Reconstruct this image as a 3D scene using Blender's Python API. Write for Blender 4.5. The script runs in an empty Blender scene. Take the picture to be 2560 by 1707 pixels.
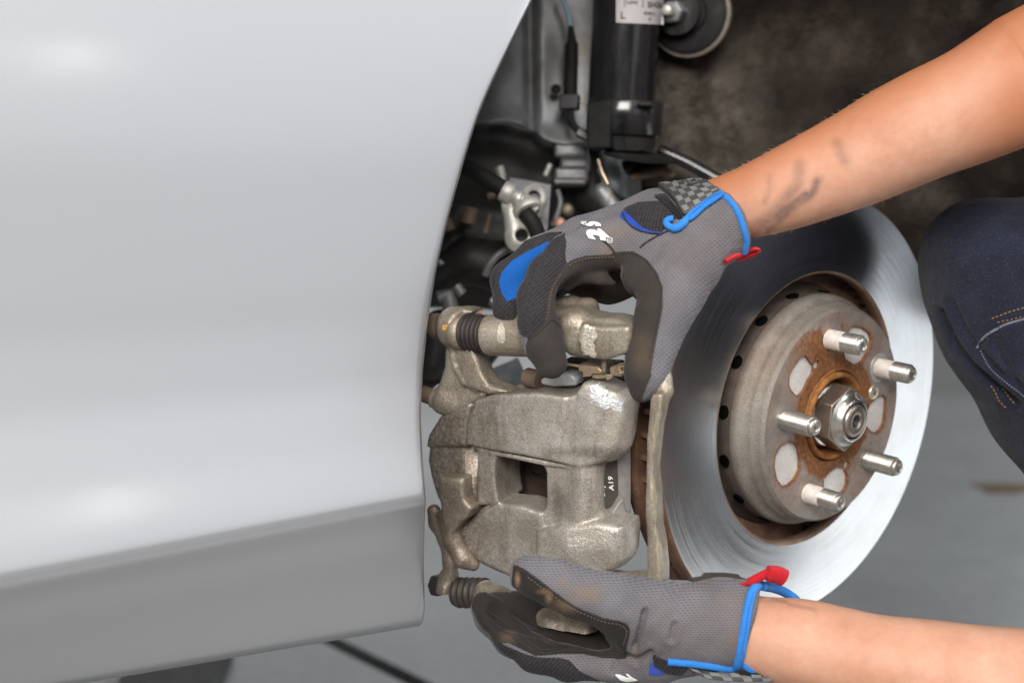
import bpy, math, random
import numpy as np
from mathutils import Matrix, Vector
from mathutils.bvhtree import BVHTree
random.seed(7); RNG = np.random.default_rng(7)
SC = bpy.context.scene
COL = SC.collection

# ------------------------------------------------------------------ camera
F = 3556.0                 # 50 mm lens on a 36 mm sensor, in units of the photograph's own grain
U = 0.000284               # metres per unit at the brake disc
PITCH = math.radians(12.8)
CAM_Z = 0.75
RIGHT = np.array([1.0, 0, 0]); FWD = np.array([0, math.cos(PITCH), -math.sin(PITCH)]); UP = np.array([0, math.sin(PITCH), math.cos(PITCH)])
CAMPOS = np.array([0, 0, CAM_Z])
cam = bpy.data.cameras.new('camera'); camo = bpy.data.objects.new('camera', cam); COL.objects.link(camo)
camo.location = CAMPOS; camo.rotation_euler = (math.pi/2 - PITCH, 0, 0)
cam.lens = 50; cam.sensor_width = 36; cam.clip_start = 0.05; cam.clip_end = 200
cam.dof.use_dof = True; cam.dof.focus_distance = (F - 250) * U; cam.dof.aperture_fstop = 4.0; cam.dof.aperture_blades = 9
SC.camera = camo
# ------------------------------------------------------------------ render settings, world, lamps
SC.view_settings.view_transform = 'Standard'; SC.view_settings.look = 'None'
SC.view_settings.exposure = 0.0; SC.view_settings.gamma = 1.0
SC.cycles.use_denoising = True
SC.cycles.max_bounces = 8; SC.cycles.glossy_bounces = 5; SC.cycles.diffuse_bounces = 4
SC.cycles.sample_clamp_indirect = 6
W = bpy.data.worlds.new('World'); SC.world = W; W.use_nodes = True
bg = W.node_tree.nodes['Background']; bg.inputs[0].default_value = (0.92, 0.95, 1.0, 1); bg.inputs[1].default_value = 0.075
def lamp(name, loc, target, sx, sy, power, col):
    l = bpy.data.lights.new(name, 'AREA'); l.shape = 'RECTANGLE'; l.size = sx; l.size_y = sy; l.energy = power; l.color = col
    o = bpy.data.objects.new(name, l); COL.objects.link(o); o.location = loc
    o.rotation_euler = (Vector(target) - Vector(loc)).to_track_quat('-Z', 'Y').to_euler()
    return o
lamp('open_door_daylight', (2.1, 1.35, 1.50), (0.2, 1.0, 0.5), 2.4, 1.3, 72, (0.90, 0.95, 1.0))
lamp('daylight_behind_camera', (-0.45, -1.7, 2.35), (0.05, 1.0, 0.45), 2.2, 1.1, 165, (1.0, 0.97, 0.935))
lamp('daylight_from_the_right', (3.0, -1.9, 2.25), (-0.2, 0.8, 0.55), 3.0, 2.6, 28, (0.95, 0.97, 1.0))  # softbox added out of view to shape the body panel's reflected gradient
lamp('work_lamp', (1.47, -0.72, 1.54), (-0.23, 0.78, 0.47), 0.035, 0.11, 0.30, (1.0, 0.99, 0.97))
lamp('low_door_daylight', (2.2, 1.6, 0.55), (0.2, 1.0, 0.45), 2.6, 1.0, 6.0, (0.86, 0.93, 1.0))
lamp('ceiling_lamp', (0.7, -0.3, 2.6), (0.1, 0.9, 0.4), 1.2, 0.5, 16, (1.0, 0.96, 0.90))
lamp('far_door_daylight', (-0.8, 5.4, 1.3), (-0.3, 2.0, 0.0), 3.4, 2.0, 34, (0.95, 0.97, 1.0))
sp = bpy.data.lights.new('sunlight_through_door', 'SPOT'); sp.energy = 3300; sp.color = (0.95, 0.98, 1.0); sp.spot_size = math.radians(38); sp.spot_blend = .5; sp.shadow_soft_size = .05  # spot added out of view to brighten the floor the disc mirrors
so = bpy.data.objects.new('sunlight_through_door', sp); COL.objects.link(so); so.location = (3.0, 0.6, 3.4); so.rotation_euler = (Vector((1.9, 1.0, 0)) - Vector(so.location)).to_track_quat('-Z', 'Y').to_euler()

# ------------------------------------------------------------------ space helpers
def P(px, py, z=0.0):
    s = (F - z) / F
    return np.array([(px - 1280) * s, (853.5 - py) * s, z])
def rad(r, z): return r * (F - z) / F
def proj(c):
    c = np.asarray(c, float); k = F / (F - c[..., 2])
    return np.stack([1280 + c[..., 0] * k, 853.5 - c[..., 1] * k], -1)
def c2w(c):
    c = np.asarray(c, float)
    return CAMPOS + U * (c[..., 0:1] * RIGHT + c[..., 1:2] * UP + (F - c[..., 2:3]) * FWD)
def w2c(w):
    d = (np.asarray(w, float) - CAMPOS) / U
    return np.stack([d @ RIGHT, d @ UP, F - d @ FWD], -1)
def unit(v): v = np.asarray(v, float); return v / np.linalg.norm(v)
CUP = np.array([0, math.cos(PITCH), math.sin(PITCH)])      # the vertical
def floor_at(px, py):
    d = (px - 1280) * RIGHT + (853.5 - py) * UP + F * FWD
    return CAMPOS + d * (-CAM_Z / d[2])
# regions of the photograph that were studied enlarged
def rg(x0, y0, s): return lambda x, y: (x0 + x / s, y0 + y / s)
qa = rg(1040, 0, 2.8); qb = rg(1040, 420, 3.0157); qc = rg(1040, 720, 3.36); qd = rg(1040, 1080, 3.36); qe = rg(1040, 1340, 2.352)
qf = rg(1640, 460, 2.904); qg = rg(1640, 960, 2.904); qh = rg(1760, 0, 2.614); z1 = rg(1220, 400, 5.6); z2 = rg(1560, 420, 5.6)
z3 = rg(1040, 740, 5.6); z4 = rg(1040, 1100, 5.6); z5 = rg(1380, 900, 5.6); q0 = rg(0, 0, 0.91875); z8 = rg(2160, 440, 2.0632)

# ------------------------------------------------------------------ objects
def tag(o, label=None, cat=None, group=None, kind=None):
    if label: o['label'] = label
    if cat: o['category'] = cat
    if group: o['group'] = group
    if kind: o['kind'] = kind
    return o
def empty(name, c, label=None, cat=None, group=None):
    o = bpy.data.objects.new(name, None); o.empty_display_size = 0.02; COL.objects.link(o)
    o.location = c2w(np.asarray(c)); return tag(o, label, cat, group)
def wloc(o):
    v = Vector((0, 0, 0))
    while o is not None: v += o.location; o = o.parent
    return np.array(v)
def link(name, verts, faces, mat, parent=None, smooth=True, world=False, base=None, frame=None, attrs=None, uv=None, bevel=0, kind=None, subd=0):
    """verts in camera-reference units unless world; the mesh keeps its origin at its base (or its parent's)"""
    w = np.asarray(verts, float) if world else c2w(verts)
    me = bpy.data.meshes.new(name)
    if parent is not None: org = wloc(parent)
    elif base is not None: org = np.asarray(base, float) if world else c2w(np.asarray(base))
    else: org = np.zeros(3)
    o = bpy.data.objects.new(name, me)
    if frame is not None:                # own local axes (rows) about its own centre
        fo, R = frame; fo = c2w(np.asarray(fo)); Rw = np.array([unit(a[0]*RIGHT + a[1]*UP - a[2]*FWD) for a in R])
        loc = (w - fo) @ Rw.T
        o.location = fo - (wloc(parent) if parent is not None else 0); o.rotation_euler = Matrix(Rw.T.tolist()).to_euler()
    else:
        loc = w - org
        if parent is None: o.location = org
    me.from_pydata(loc.tolist(), [], [tuple(int(i) for i in f) for f in faces] if not isinstance(faces, np.ndarray) else faces.tolist())
    if attrs:
        for k, a in attrs.items():
            at = me.attributes.new(k, 'FLOAT', 'POINT'); at.data.foreach_set('value', np.asarray(a, np.float32))
    if uv is not None:
        ul = me.uv_layers.new(name='UVMap'); li = np.zeros(len(me.loops), np.int32); me.loops.foreach_get('vertex_index', li)
        ul.data.foreach_set('uv', np.asarray(uv, np.float32)[li].ravel())
    me.validate(); me.update()
    if smooth: me.polygons.foreach_set('use_smooth', [True] * len(me.polygons))
    if mat is not None:
        for m in (mat if isinstance(mat, (list, tuple)) else [mat]): me.materials.append(m)
    COL.objects.link(o)
    if parent is not None: o.parent = parent
    if bevel:
        b = o.modifiers.new('bevel', 'BEVEL'); b.width = bevel * U; b.segments = 2; b.limit_method = 'ANGLE'; b.angle_limit = math.radians(35)
        if smooth: me.set_sharp_from_angle(angle=math.radians(40))
    elif smooth and not subd:
        me.set_sharp_from_angle(angle=math.radians(55))
    if subd:
        s = o.modifiers.new('subd', 'SUBSURF'); s.levels = subd; s.render_levels = subd
    if kind: o['kind'] = kind
    return o
class MB:
    """collects shapes into one mesh"""
    def __init__(s): s.v = []; s.f = []; s.n = 0
    def add(s, v, f):
        v = np.asarray(v, float); s.v.append(v); s.f += [tuple(int(i) + s.n for i in q) for q in f]; s.n += len(v); return s
    def build(s, name, mat, parent=None, **k): return link(name, np.concatenate(s.v), s.f, mat, parent, **k)
def basis(n, hint=(0, 1, 0)):
    n = unit(n); u = np.cross(hint, n)
    if np.linalg.norm(u) < 1e-3: u = np.cross((1, 0, 0), n)
    u = unit(u); return u, np.cross(n, u), n
def revolve(prof, c, n, seg=64, closed=False, cap=True):
    """prof: (a along axis, r); returns verts, faces"""
    u, v, n = basis(n); t = np.linspace(0, 2*np.pi, seg, endpoint=False)
    ring = np.cos(t)[:, None]*u + np.sin(t)[:, None]*v
    V = np.concatenate([c + a*n + r*ring for a, r in prof]); Fc = []
    m = len(prof)
    for i in range(m if closed else m-1):
        j = (i+1) % m
        for k in range(seg): k2 = (k+1) % seg; Fc.append((i*seg+k, i*seg+k2, j*seg+k2, j*seg+k))
    if cap and not closed: Fc.append(tuple(range(seg-1, -1, -1))); Fc.append(tuple((m-1)*seg+k for k in range(seg)))
    return V, Fc
def smooth_path(pts, n=8):
    p = np.asarray(pts, float); q = np.concatenate([[2*p[0]-p[1]], p, [2*p[-1]-p[-2]]]); out = []
    for i in range(1, len(q)-2):
        for t in np.linspace(0, 1, n, endpoint=False):
            a, b, c, d = q[i-1:i+3]
            out.append(.5*((2*b)+(c-a)*t+(2*a-5*b+4*c-d)*t*t+(3*b-a-3*c+d)*t**3))
    out.append(p[-1]); return np.array(out)
def tube(path, r, seg=10, cap=True, squash=None):
    p = np.asarray(path, float); m = len(p); r = np.broadcast_to(np.asarray(r, float), (m,))
    t = np.gradient(p, axis=0); t /= np.linalg.norm(t, axis=1)[:, None] + 1e-9
    u = np.cross(t[0], (0.3, 0.9, 0.2)); u = unit(u); V = []; a = np.linspace(0, 2*np.pi, seg, endpoint=False)
    for i in range(m):
        u = unit(u - t[i]*(u @ t[i])); v = np.cross(t[i], u)
        ring = np.cos(a)[:, None]*u + np.sin(a)[:, None]*v
        if squash is not None: e, f = squash; ring = ring + (ring @ e)[:, None]*(f-1)*e
        V.append(p[i] + r[i]*ring)
    Fc = []
    for i in range(m-1):
        for k in range(seg): k2 = (k+1) % seg; Fc.append((i*seg+k, i*seg+k2, (i+1)*seg+k2, (i+1)*seg+k))
    if cap: Fc.append(tuple(range(seg-1, -1, -1))); Fc.append(tuple((m-1)*seg+k for k in range(seg)))
    return np.concatenate(V), Fc
def boxv(c, ax, half):
    V = []
    for x in (-1, 1):
        for y in (-1, 1):
            for z in (-1, 1): V.append(np.asarray(c) + ax[0]*half[0]*x + ax[1]*half[1]*y + ax[2]*half[2]*z)
    return np.array(V), [(0, 1, 3, 2), (4, 6, 7, 5), (0, 4, 5, 1), (2, 3, 7, 6), (0, 2, 6, 4), (1, 5, 7, 3)]
def prism(front, depth):
    """closed polygon (3-D points) given thickness along vector depth"""
    a = np.asarray(front, float); b = a + np.asarray(depth); m = len(a)
    f = [tuple(range(m)), tuple(range(2*m-1, m-1, -1))] + [(i, (i+1) % m + 0, (i+1) % m + m, i+m)[::-1] for i in range(m)]
    return np.concatenate([a, b]), f
def sheet(grid, thick):
    """grid of points (rows, cols, 3) -> closed thin solid, thickness along normals"""
    g = np.asarray(grid, float); r, c, _ = g.shape
    du = np.gradient(g, axis=1); dv = np.gradient(g, axis=0); n = np.cross(du, dv); n /= np.linalg.norm(n, axis=2)[..., None] + 1e-9
    V = np.concatenate([g.reshape(-1, 3), (g - n*thick).reshape(-1, 3)]); o = r*c; Fc = []
    for i in range(r-1):
        for j in range(c-1):
            a, b, d, e = i*c+j, i*c+j+1, (i+1)*c+j+1, (i+1)*c+j
            Fc.append((a, b, d, e)); Fc.append((a+o, e+o, d+o, b+o))
    for j in range(c-1):
        Fc.append((j+1, j, j+o, j+1+o)); k = (r-1)*c; Fc.append((k+j, k+j+1, k+j+1+o, k+j+o))
    for i in range(r-1):
        Fc.append((i*c, (i+1)*c, (i+1)*c+o, i*c+o)); k = c-1; Fc.append(((i+1)*c+k, i*c+k, i*c+k+o, (i+1)*c+k+o))
    return V, Fc
# ------------------------------------------------------------------ solids grown from blended shapes
def seg_d(p, a, b):
    ba = b - a; t = np.clip(((p - a) @ ba) / (ba @ ba + 1e-9), 0, 1); return p - a - t[..., None]*ba, t
class Field:
    def __init__(s, lo, hi, h):
        s.lo = np.asarray(lo, float); s.h = h; s.n = np.ceil((np.asarray(hi) - s.lo)/h).astype(int) + 1
        s.ax = [(s.lo[i] + np.arange(s.n[i])*h).astype(np.float32) for i in range(3)]
        s.d = np.full(s.n, 60.0, np.float32)
    def block(s, lo, hi):
        sl = []
        for i in range(3):
            a = int(np.clip((lo[i]-s.lo[i])//s.h, 0, s.n[i]-1)); b = int(np.clip((hi[i]-s.lo[i])//s.h + 2, a+1, s.n[i])); sl.append(slice(a, b))
        g = np.stack(np.meshgrid(*[s.ax[i][sl[i]] for i in range(3)], indexing='ij'), -1)
        return tuple(sl), g
    def op(s, fn, lo, hi, k, sub=False):
        m = 1.2*k + 3*s.h; sl, g = s.block(np.asarray(lo)-m, np.asarray(hi)+m); f = fn(g).astype(np.float32); d = s.d[sl]
        if sub:
            f = -f; h = np.maximum(k - np.abs(d-f), 0)/max(k, 1e-6); s.d[sl] = np.maximum(d, f) + h*h*k/4
        else:
            h = np.maximum(k - np.abs(d-f), 0)/max(k, 1e-6); s.d[sl] = np.minimum(d, f) - h*h*k/4
    def cone(s, a, b, r1, r2, k=12, sq=None, sub=False):
        a, b = np.asarray(a, float), np.asarray(b, float); R = max(r1, r2)*(1 if sq is None else max(1, sq[1]))
        def fn(g):
            q, t = seg_d(g, a, b)
            if sq is not None: e, f = np.asarray(sq[0]), sq[1]; q = q + (q @ e)[..., None]*(1/f-1)*e
            return np.linalg.norm(q, axis=-1) - (r1 + (r2-r1)*t)
        s.op(fn, np.minimum(a, b)-R, np.maximum(a, b)+R, k, sub)
    def chain(s, pts, k=12, sq=None):
        for (x1, y1, zz1, r1), (x2, y2, zz2, r2) in zip(pts[:-1], pts[1:]): s.cone(P(x1, y1, zz1), P(x2, y2, zz2), rad(r1, zz1), rad(r2, zz2), k, sq)
    def box(s, c, ax, half, r=6, k=10, sub=False):
        c = np.asarray(c, float); ax = np.asarray(ax, float); half = np.asarray(half, float); e = np.abs(ax.T) @ half
        def fn(g):
            q = np.abs((g - c) @ ax.T) - (half - r); return np.linalg.norm(np.maximum(q, 0), axis=-1) + np.minimum(q.max(-1), 0) - r
        s.op(fn, c-e, c+e, k, sub)
    def cyl(s, a, b, r1, r2=None, rnd=4, k=8, sub=False):
        a, b = np.asarray(a, float), np.asarray(b, float); L = np.linalg.norm(b-a); n = (b-a)/L; r2 = r1 if r2 is None else r2; R = max(r1, r2)
        def fn(g):
            q = g - a; x = q @ n; rr = np.linalg.norm(q - x[..., None]*n, axis=-1); t = np.clip(x/L, 0, 1)
            dx = np.abs(x - L/2) - (L/2 - rnd); dr = rr - (r1 + (r2-r1)*t - rnd)
            return np.hypot(np.maximum(dx, 0), np.maximum(dr, 0)) + np.minimum(np.maximum(dx, dr), 0) - rnd
        s.op(fn, np.minimum(a, b)-R, np.maximum(a, b)+R, k, sub)
    def poly(s, pts, h0, h1, r=8, k=8, sub=False):
        """polygon in the grid's first two axes, between h0 and h1 on the third"""
        p = np.asarray(pts, float); lo = [*p.min(0), h0]; hi = [*p.max(0), h1]
        def fn(g):
            d2 = poly_sd(p, g[:, :, 0, :2]); d2 = d2[:, :, None] + r; dh = np.abs(g[..., 2] - (h0+h1)/2) - ((h1-h0)/2 - r)
            return np.hypot(np.maximum(d2, 0), np.maximum(dh, 0)) + np.minimum(np.maximum(d2, dh), 0) - r
        s.op(fn, lo, hi, k, sub)
    def mesh(s, smooth=2):
        d, h = s.d, s.h; n = np.array(d.shape) - 1; neg = d < 0
        cor = [(i, j, k) for i in (0, 1) for j in (0, 1) for k in (0, 1)]
        cnt = sum(neg[i:i+n[0], j:j+n[1], k:k+n[2]].astype(np.int8) for i, j, k in cor); act = (cnt > 0) & (cnt < 8)
        ci = np.argwhere(act); idx = np.full(act.shape, -1, np.int64); idx[act] = np.arange(len(ci))
        val = {c: d[ci[:, 0]+c[0], ci[:, 1]+c[1], ci[:, 2]+c[2]] for c in cor}
        sm = np.zeros((len(ci), 3)); ct = np.zeros(len(ci))
        for c in cor:
            for a in range(3):
                if c[a] == 0:
                    e = list(c); e[a] = 1; e = tuple(e); va, vb = val[c], val[e]; x = (va < 0) != (vb < 0)
                    t = np.where(x, va/np.where(x, va-vb, 1), 0); q = np.array(c, float)[None].repeat(len(ci), 0); q[:, a] += t
                    sm[x] += q[x]; ct[x] += 1
        V = s.lo + (ci + sm/np.maximum(ct, 1)[:, None])*h; Q = []
        for a in range(3):
            b, c = (a+1) % 3, (a+2) % 3
            sl1 = [slice(None)]*3; sl2 = [slice(None)]*3; sl1[a] = slice(0, -1); sl2[a] = slice(1, None)
            x = neg[tuple(sl1)] != neg[tuple(sl2)]; e = np.argwhere(x); e = e[(e[:, b] > 0) & (e[:, c] > 0) & (e[:, b] < n[b]) & (e[:, c] < n[c])]
            def cell(db, dc): q = e.copy(); q[:, b] += db; q[:, c] += dc; return idx[q[:, 0], q[:, 1], q[:, 2]]
            quad = np.stack([cell(-1, -1), cell(0, -1), cell(0, 0), cell(-1, 0)], 1)
            fl = ~neg[e[:, 0], e[:, 1], e[:, 2]]; quad[fl] = quad[fl][:, ::-1]; Q.append(quad)
        Q = np.concatenate(Q); Q = Q[(Q >= 0).all(1)]
        E = np.concatenate([Q[:, [0, 1]], Q[:, [1, 2]], Q[:, [2, 3]], Q[:, [3, 0]]])
        for _ in range(smooth):
            acc = np.zeros_like(V); cc = np.zeros(len(V)); np.add.at(acc, E[:, 0], V[E[:, 1]]); np.add.at(cc, E[:, 0], 1)
            np.add.at(acc, E[:, 1], V[E[:, 0]]); np.add.at(cc, E[:, 1], 1); V = V*.4 + .6*acc/np.maximum(cc, 1)[:, None]
        return V, Q
def poly_sd(p, g):
    """signed distance to a closed polygon, negative inside"""
    d = np.full(g.shape[:-1], 1e12); sgn = np.ones(g.shape[:-1]); m = len(p)
    for i in range(m):
        a, b = p[i], p[(i+1) % m]; e = b - a; w = g - a; t = np.clip((w @ e)/(e @ e + 1e-12), 0, 1); q = w - t[..., None]*e
        d = np.minimum(d, (q*q).sum(-1)); c1 = g[..., 1] >= a[1]; c2 = g[..., 1] < b[1]; c3 = e[0]*w[..., 1] > e[1]*w[..., 0]
        sgn = np.where((c1 & c2 & c3) | (~c1 & ~c2 & ~c3), -sgn, sgn)
    return sgn*np.sqrt(d)
def tris(Q): Q = np.asarray(Q); return np.concatenate([Q[:, [0, 1, 2]], Q[:, [0, 2, 3]]])
def vnormals(V, T):
    n = np.zeros_like(V); fn = np.cross(V[T[:, 1]]-V[T[:, 0]], V[T[:, 2]]-V[T[:, 0]])
    for i in range(3): np.add.at(n, T[:, i], fn)
    return n/(np.linalg.norm(n, axis=1)[:, None] + 1e-9)
def patch(V, T, N, sd, off=2.0, edge=3.0):
    """the part of a surface where sd < 0, cut exactly along sd = 0, raised as a sewn-on piece with its own edge"""
    s = sd[T]; keep = (s < 0).any(1); T = T[keep]; s = s[keep]
    X = V + N*off; pts = []; key = {}; out = []; rim = []
    def vid(i):
        k = ('v', int(i))
        if k not in key: key[k] = len(pts); pts.append((X[i], N[i]))
        return key[k]
    def eid(i, j):
        k = ('e', min(int(i), int(j)), max(int(i), int(j)))
        if k not in key:
            t = sd[i]/(sd[i]-sd[j]); key[k] = len(pts); pts.append((X[i]*(1-t)+X[j]*t, N[i]*(1-t)+N[j]*t))
        return key[k]
    for tri, sv in zip(T, s):
        poly = []; cut = []
        for a in range(3):
            i, j = tri[a], tri[(a+1) % 3]; si, sj = sv[a], sv[(a+1) % 3]
            if si < 0: poly.append(vid(i))
            if (si < 0) != (sj < 0): e = eid(i, j); poly.append(e); cut.append((e, si < 0))
        out.append(tuple(poly))
        if len(cut) == 2:
            a, b = (cut[0][0], cut[1][0]) if cut[0][1] else (cut[1][0], cut[0][0]); rim.append((a, b))
    A = np.array([p[0] for p in pts]); B = np.array([p[1] for p in pts]); low = {}
    VV = [*A]
    for e in {q for ab in rim for q in ab}: low[e] = len(VV); VV.append(A[e] - B[e]*(off+edge))
    for a, b in rim: out.append((b, a, low[a], low[b]))
    return np.array(VV), out
class Surf:
    """a finished surface one can lay seams, trims and patches on"""
    def __init__(s, V, Q):
        s.V, s.Q = V, Q; s.T = tris(Q); s.N = vnormals(V, s.T); s.bvh = BVHTree.FromPolygons(V.tolist(), s.T.tolist()); s.pp = proj(V)
    def hit(s, px, py):
        o = Vector((0, 0, F)); d = Vector(((px-1280), (853.5-py), -F)).normalized(); h = s.bvh.ray_cast(o, d)
        if h[0] is None:
            # nearest point of the surface to the line of sight
            q = P(px, py, float(np.median(s.V[:, 2]))); h = s.bvh.find_nearest(Vector(q))
            for _ in range(4): q = P(px, py, h[0].z); h = s.bvh.find_nearest(Vector(q))
        n = np.array(h[1]); return np.array(h[0]), n/np.linalg.norm(n)
    def line(s, pts, lift=0.0, n=6):
        p = smooth_path(np.array([[*q, 0] for q in pts]), n)[:, :2]; out = []
        for q in p: h, nn = s.hit(*q); out.append(h + nn*lift)
        out = np.array(out)
        for _ in range(2): out[1:-1] = (out[:-2] + 2*out[1:-1] + out[2:])/4
        return out
    def sd(s, pts, front=-0.25):
        """distance to an outline drawn on the surface; the side facing away stays out"""
        d = poly_sd(np.asarray(pts, float), s.pp); view = np.array([0, 0, F]) - s.V; view /= np.linalg.norm(view, axis=1)[:, None]
        f = (s.N*view).sum(1); return np.maximum(d, (front - f)*60)
def biggest(PV, PF):
    """a sewn patch is one piece of cloth: drop stray scraps"""
    par = np.arange(len(PV))
    def find(i):
        while par[i] != i: par[i] = par[par[i]]; i = par[i]
        return i
    for f in PF:
        a = find(f[0])
        for q in f[1:]: par[find(q)] = a
    r = np.array([find(i) for i in range(len(PV))]); k = np.bincount(r).argmax(); keep = r == k; idx = np.cumsum(keep) - 1
    return PV[keep], [tuple(int(idx[q]) for q in f) for f in PF if keep[f[0]]]
# ------------------------------------------------------------------ materials
class NT:
    def __init__(s, name):
        s.m = bpy.data.materials.new(name); s.m.use_nodes = True; s.t = s.m.node_tree; s.b = s.t.nodes['Principled BSDF']; s._oc = None
    def n(s, typ, **kw):
        o = s.t.nodes.new(typ)
        for k, v in kw.items(): setattr(o, k, v)
        return o
    def l(s, a, b): s.t.links.new(a, b)
    def oc(s):
        if s._oc is None: s._oc = s.n('ShaderNodeTexCoord').outputs['Object']
        return s._oc
    def noise(s, scale, detail=4, rough=.6, vec=None, dist=0, stretch=None, dims='3D'):
        o = s.n('ShaderNodeTexNoise', noise_dimensions=dims); o.inputs['Scale'].default_value = scale; o.inputs['Detail'].default_value = detail; o.inputs['Roughness'].default_value = rough; o.inputs['Distortion'].default_value = dist
        v = vec if vec is not None else s.oc()
        if stretch is not None:
            mp = s.n('ShaderNodeMapping'); mp.inputs['Scale'].default_value = stretch; s.l(v, mp.inputs['Vector']); v = mp.outputs[0]
        if dims != '1D': s.l(v, o.inputs['Vector'])
        return o.outputs['Fac']
    def ramp(s, v, pts, interp='LINEAR'):
        o = s.n('ShaderNodeValToRGB'); e = o.color_ramp.elements; o.color_ramp.interpolation = interp
        while len(e) < len(pts): e.new(.5)
        for x, (p, c) in zip(e, pts): x.position = p; x.color = (*c, 1) if hasattr(c, '__len__') else (c, c, c, 1)
        s.l(v, o.inputs['Fac']); return o.outputs['Color']
    def mix(s, f, a, b, typ='MIX'):
        o = s.n('ShaderNodeMix', data_type='RGBA', blend_type=typ)
        for x, i in ((f, 0), (a, 6), (b, 7)):
            if hasattr(x, 'node'): s.l(x, o.inputs[i])
            elif hasattr(x, '__len__'): o.inputs[i].default_value = (*x, 1)
            else: o.inputs[i].default_value = x if i == 0 else (x, x, x, 1)
        return o.outputs[2]
    def math(s, op, a, b=0.0, c=None):
        o = s.n('ShaderNodeMath', operation=op)
        for x, i in ((a, 0), (b, 1), (c, 2)):
            if x is None: continue
            if hasattr(x, 'node'): s.l(x, o.inputs[i])
            else: o.inputs[i].default_value = x
        return o.outputs[0]
    def attr(s, name): return s.n('ShaderNodeAttribute', attribute_name=name).outputs['Fac']
    def set(s, **kw):
        for k, v in kw.items():
            i = s.b.inputs[k.replace('_', ' ')]
            if hasattr(v, 'node'): s.l(v, i)
            elif hasattr(v, '__len__') and len(v) == 3 and i.type == 'RGBA': i.default_value = (*v, 1)
            else: i.default_value = v
        return s
    def bump(s, h, strength=.5, dist=.0005, prev=None):
        o = s.n('ShaderNodeBump'); o.inputs['Strength'].default_value = strength; o.inputs['Distance'].default_value = dist; s.l(h, o.inputs['Height'])
        if prev is not None: s.l(prev, o.inputs['Normal'])
        s.l(o.outputs[0], s.b.inputs['Normal']); return o.outputs[0]
def simple(name, col, rough=.5, metal=0, var=.25, scale=120, bump=0.15, bscale=900, bd=.0003, spec=.5, coat=0):
    m = NT(name); f = m.noise(scale, 5); a = tuple(c*(1-var) for c in col); b = tuple(min(1, c*(1+var)) for c in col)
    m.set(Base_Color=m.ramp(f, [(.3, a), (.7, b)]), Roughness=m.ramp(m.noise(scale*.7, 3), [(.3, max(0, rough-.1)), (.7, min(1, rough+.1))]), Metallic=metal, Specular_IOR_Level=spec, Coat_Weight=coat)
    if bump: m.bump(m.noise(bscale, 3), bump, bd)
    return m.m

# silver metallic paint: fine flake under a clear coat
m = NT('silver_paint'); fl = m.noise(5200, 1)
m.set(Base_Color=m.mix(fl, (.345, .348, .364), (.44, .443, .458)), Metallic=.65, Roughness=.36, Coat_Weight=1.0, Coat_Roughness=.13)
M_PAINT = m.m
m = NT('grey_body_primer'); f = m.noise(22, 5, .6); d = m.noise(9, 4, .7)
m.set(Base_Color=m.mix(m.ramp(d, [(.42, 0.0), (.66, 1.0)]), m.ramp(f, [(.3, (.24, .25, .265)), (.7, (.31, .32, .335))]), (.11, .095, .08)), Roughness=.42, Metallic=.25)
m.bump(m.noise(300, 3), .12, .0005); M_APRON = m.m
m = NT('felt_liner'); f = m.noise(16, 6, .65); g = m.noise(700, 3)
m.set(Base_Color=m.mix(m.math('MULTIPLY', m.attr('dust'), m.ramp(m.noise(40, 4), [(.38, .15), (.62, .85)])), m.ramp(f, [(.30, (.010, .008, .007)), (.50, (.026, .0195, .0155)), (.66, (.055, .044, .036)), (.8, (.085, .072, .06))]), (.20, .175, .145)), Roughness=.93, Specular_IOR_Level=.15)
b_ = m.bump(m.noise(24, 5, .7), .9, .012); m.bump(g, .6, .002, b_); M_LINER = m.m
M_BLACKPLASTIC = simple('black_plastic', (.016, .016, .017), .42, var=.3, bump=.1)
M_RUBBER = simple('black_rubber', (.009, .0085, .0085), .7, var=.3, bump=.25, spec=.28)
M_BOOT = simple('dirty_rubber_boot', (.026, .020, .017), .62, var=.45, scale=160, bump=.3)
m = NT('black_gloss_tube'); f = m.noise(40, 5, .7, stretch=(1, 1, .18)); sc_ = m.noise(300, 3, .7)
m.set(Base_Color=m.mix(m.ramp(sc_, [(.62, 0), (.8, .16)]), m.ramp(f, [(.35, (.007, .007, .008)), (.7, (.028, .026, .026))]), (.16, .14, .13)), Roughness=m.ramp(f, [(.3, .14), (.7, .30)]), Coat_Weight=.2)
m.bump(sc_, .15, .0004); M_STRUT = m.m
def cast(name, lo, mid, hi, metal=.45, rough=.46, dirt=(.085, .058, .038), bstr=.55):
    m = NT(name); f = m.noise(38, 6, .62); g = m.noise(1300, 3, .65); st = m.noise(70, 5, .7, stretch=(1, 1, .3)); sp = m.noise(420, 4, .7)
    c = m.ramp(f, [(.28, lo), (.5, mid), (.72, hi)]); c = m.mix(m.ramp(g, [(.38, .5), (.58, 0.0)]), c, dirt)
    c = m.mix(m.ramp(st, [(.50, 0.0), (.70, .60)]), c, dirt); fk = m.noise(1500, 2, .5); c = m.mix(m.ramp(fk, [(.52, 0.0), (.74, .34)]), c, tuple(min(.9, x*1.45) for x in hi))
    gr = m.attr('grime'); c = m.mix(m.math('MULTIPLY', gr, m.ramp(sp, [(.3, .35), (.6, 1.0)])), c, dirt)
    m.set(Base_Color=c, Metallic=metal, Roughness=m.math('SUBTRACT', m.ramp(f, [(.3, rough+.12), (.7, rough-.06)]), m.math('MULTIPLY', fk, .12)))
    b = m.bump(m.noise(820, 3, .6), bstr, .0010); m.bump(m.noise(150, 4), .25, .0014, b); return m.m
M_CAST = cast('cast_iron_zinc', (.33, .285, .232), (.51, .462, .398), (.68, .645, .595), metal=.5, rough=.44, bstr=.42)
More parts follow.
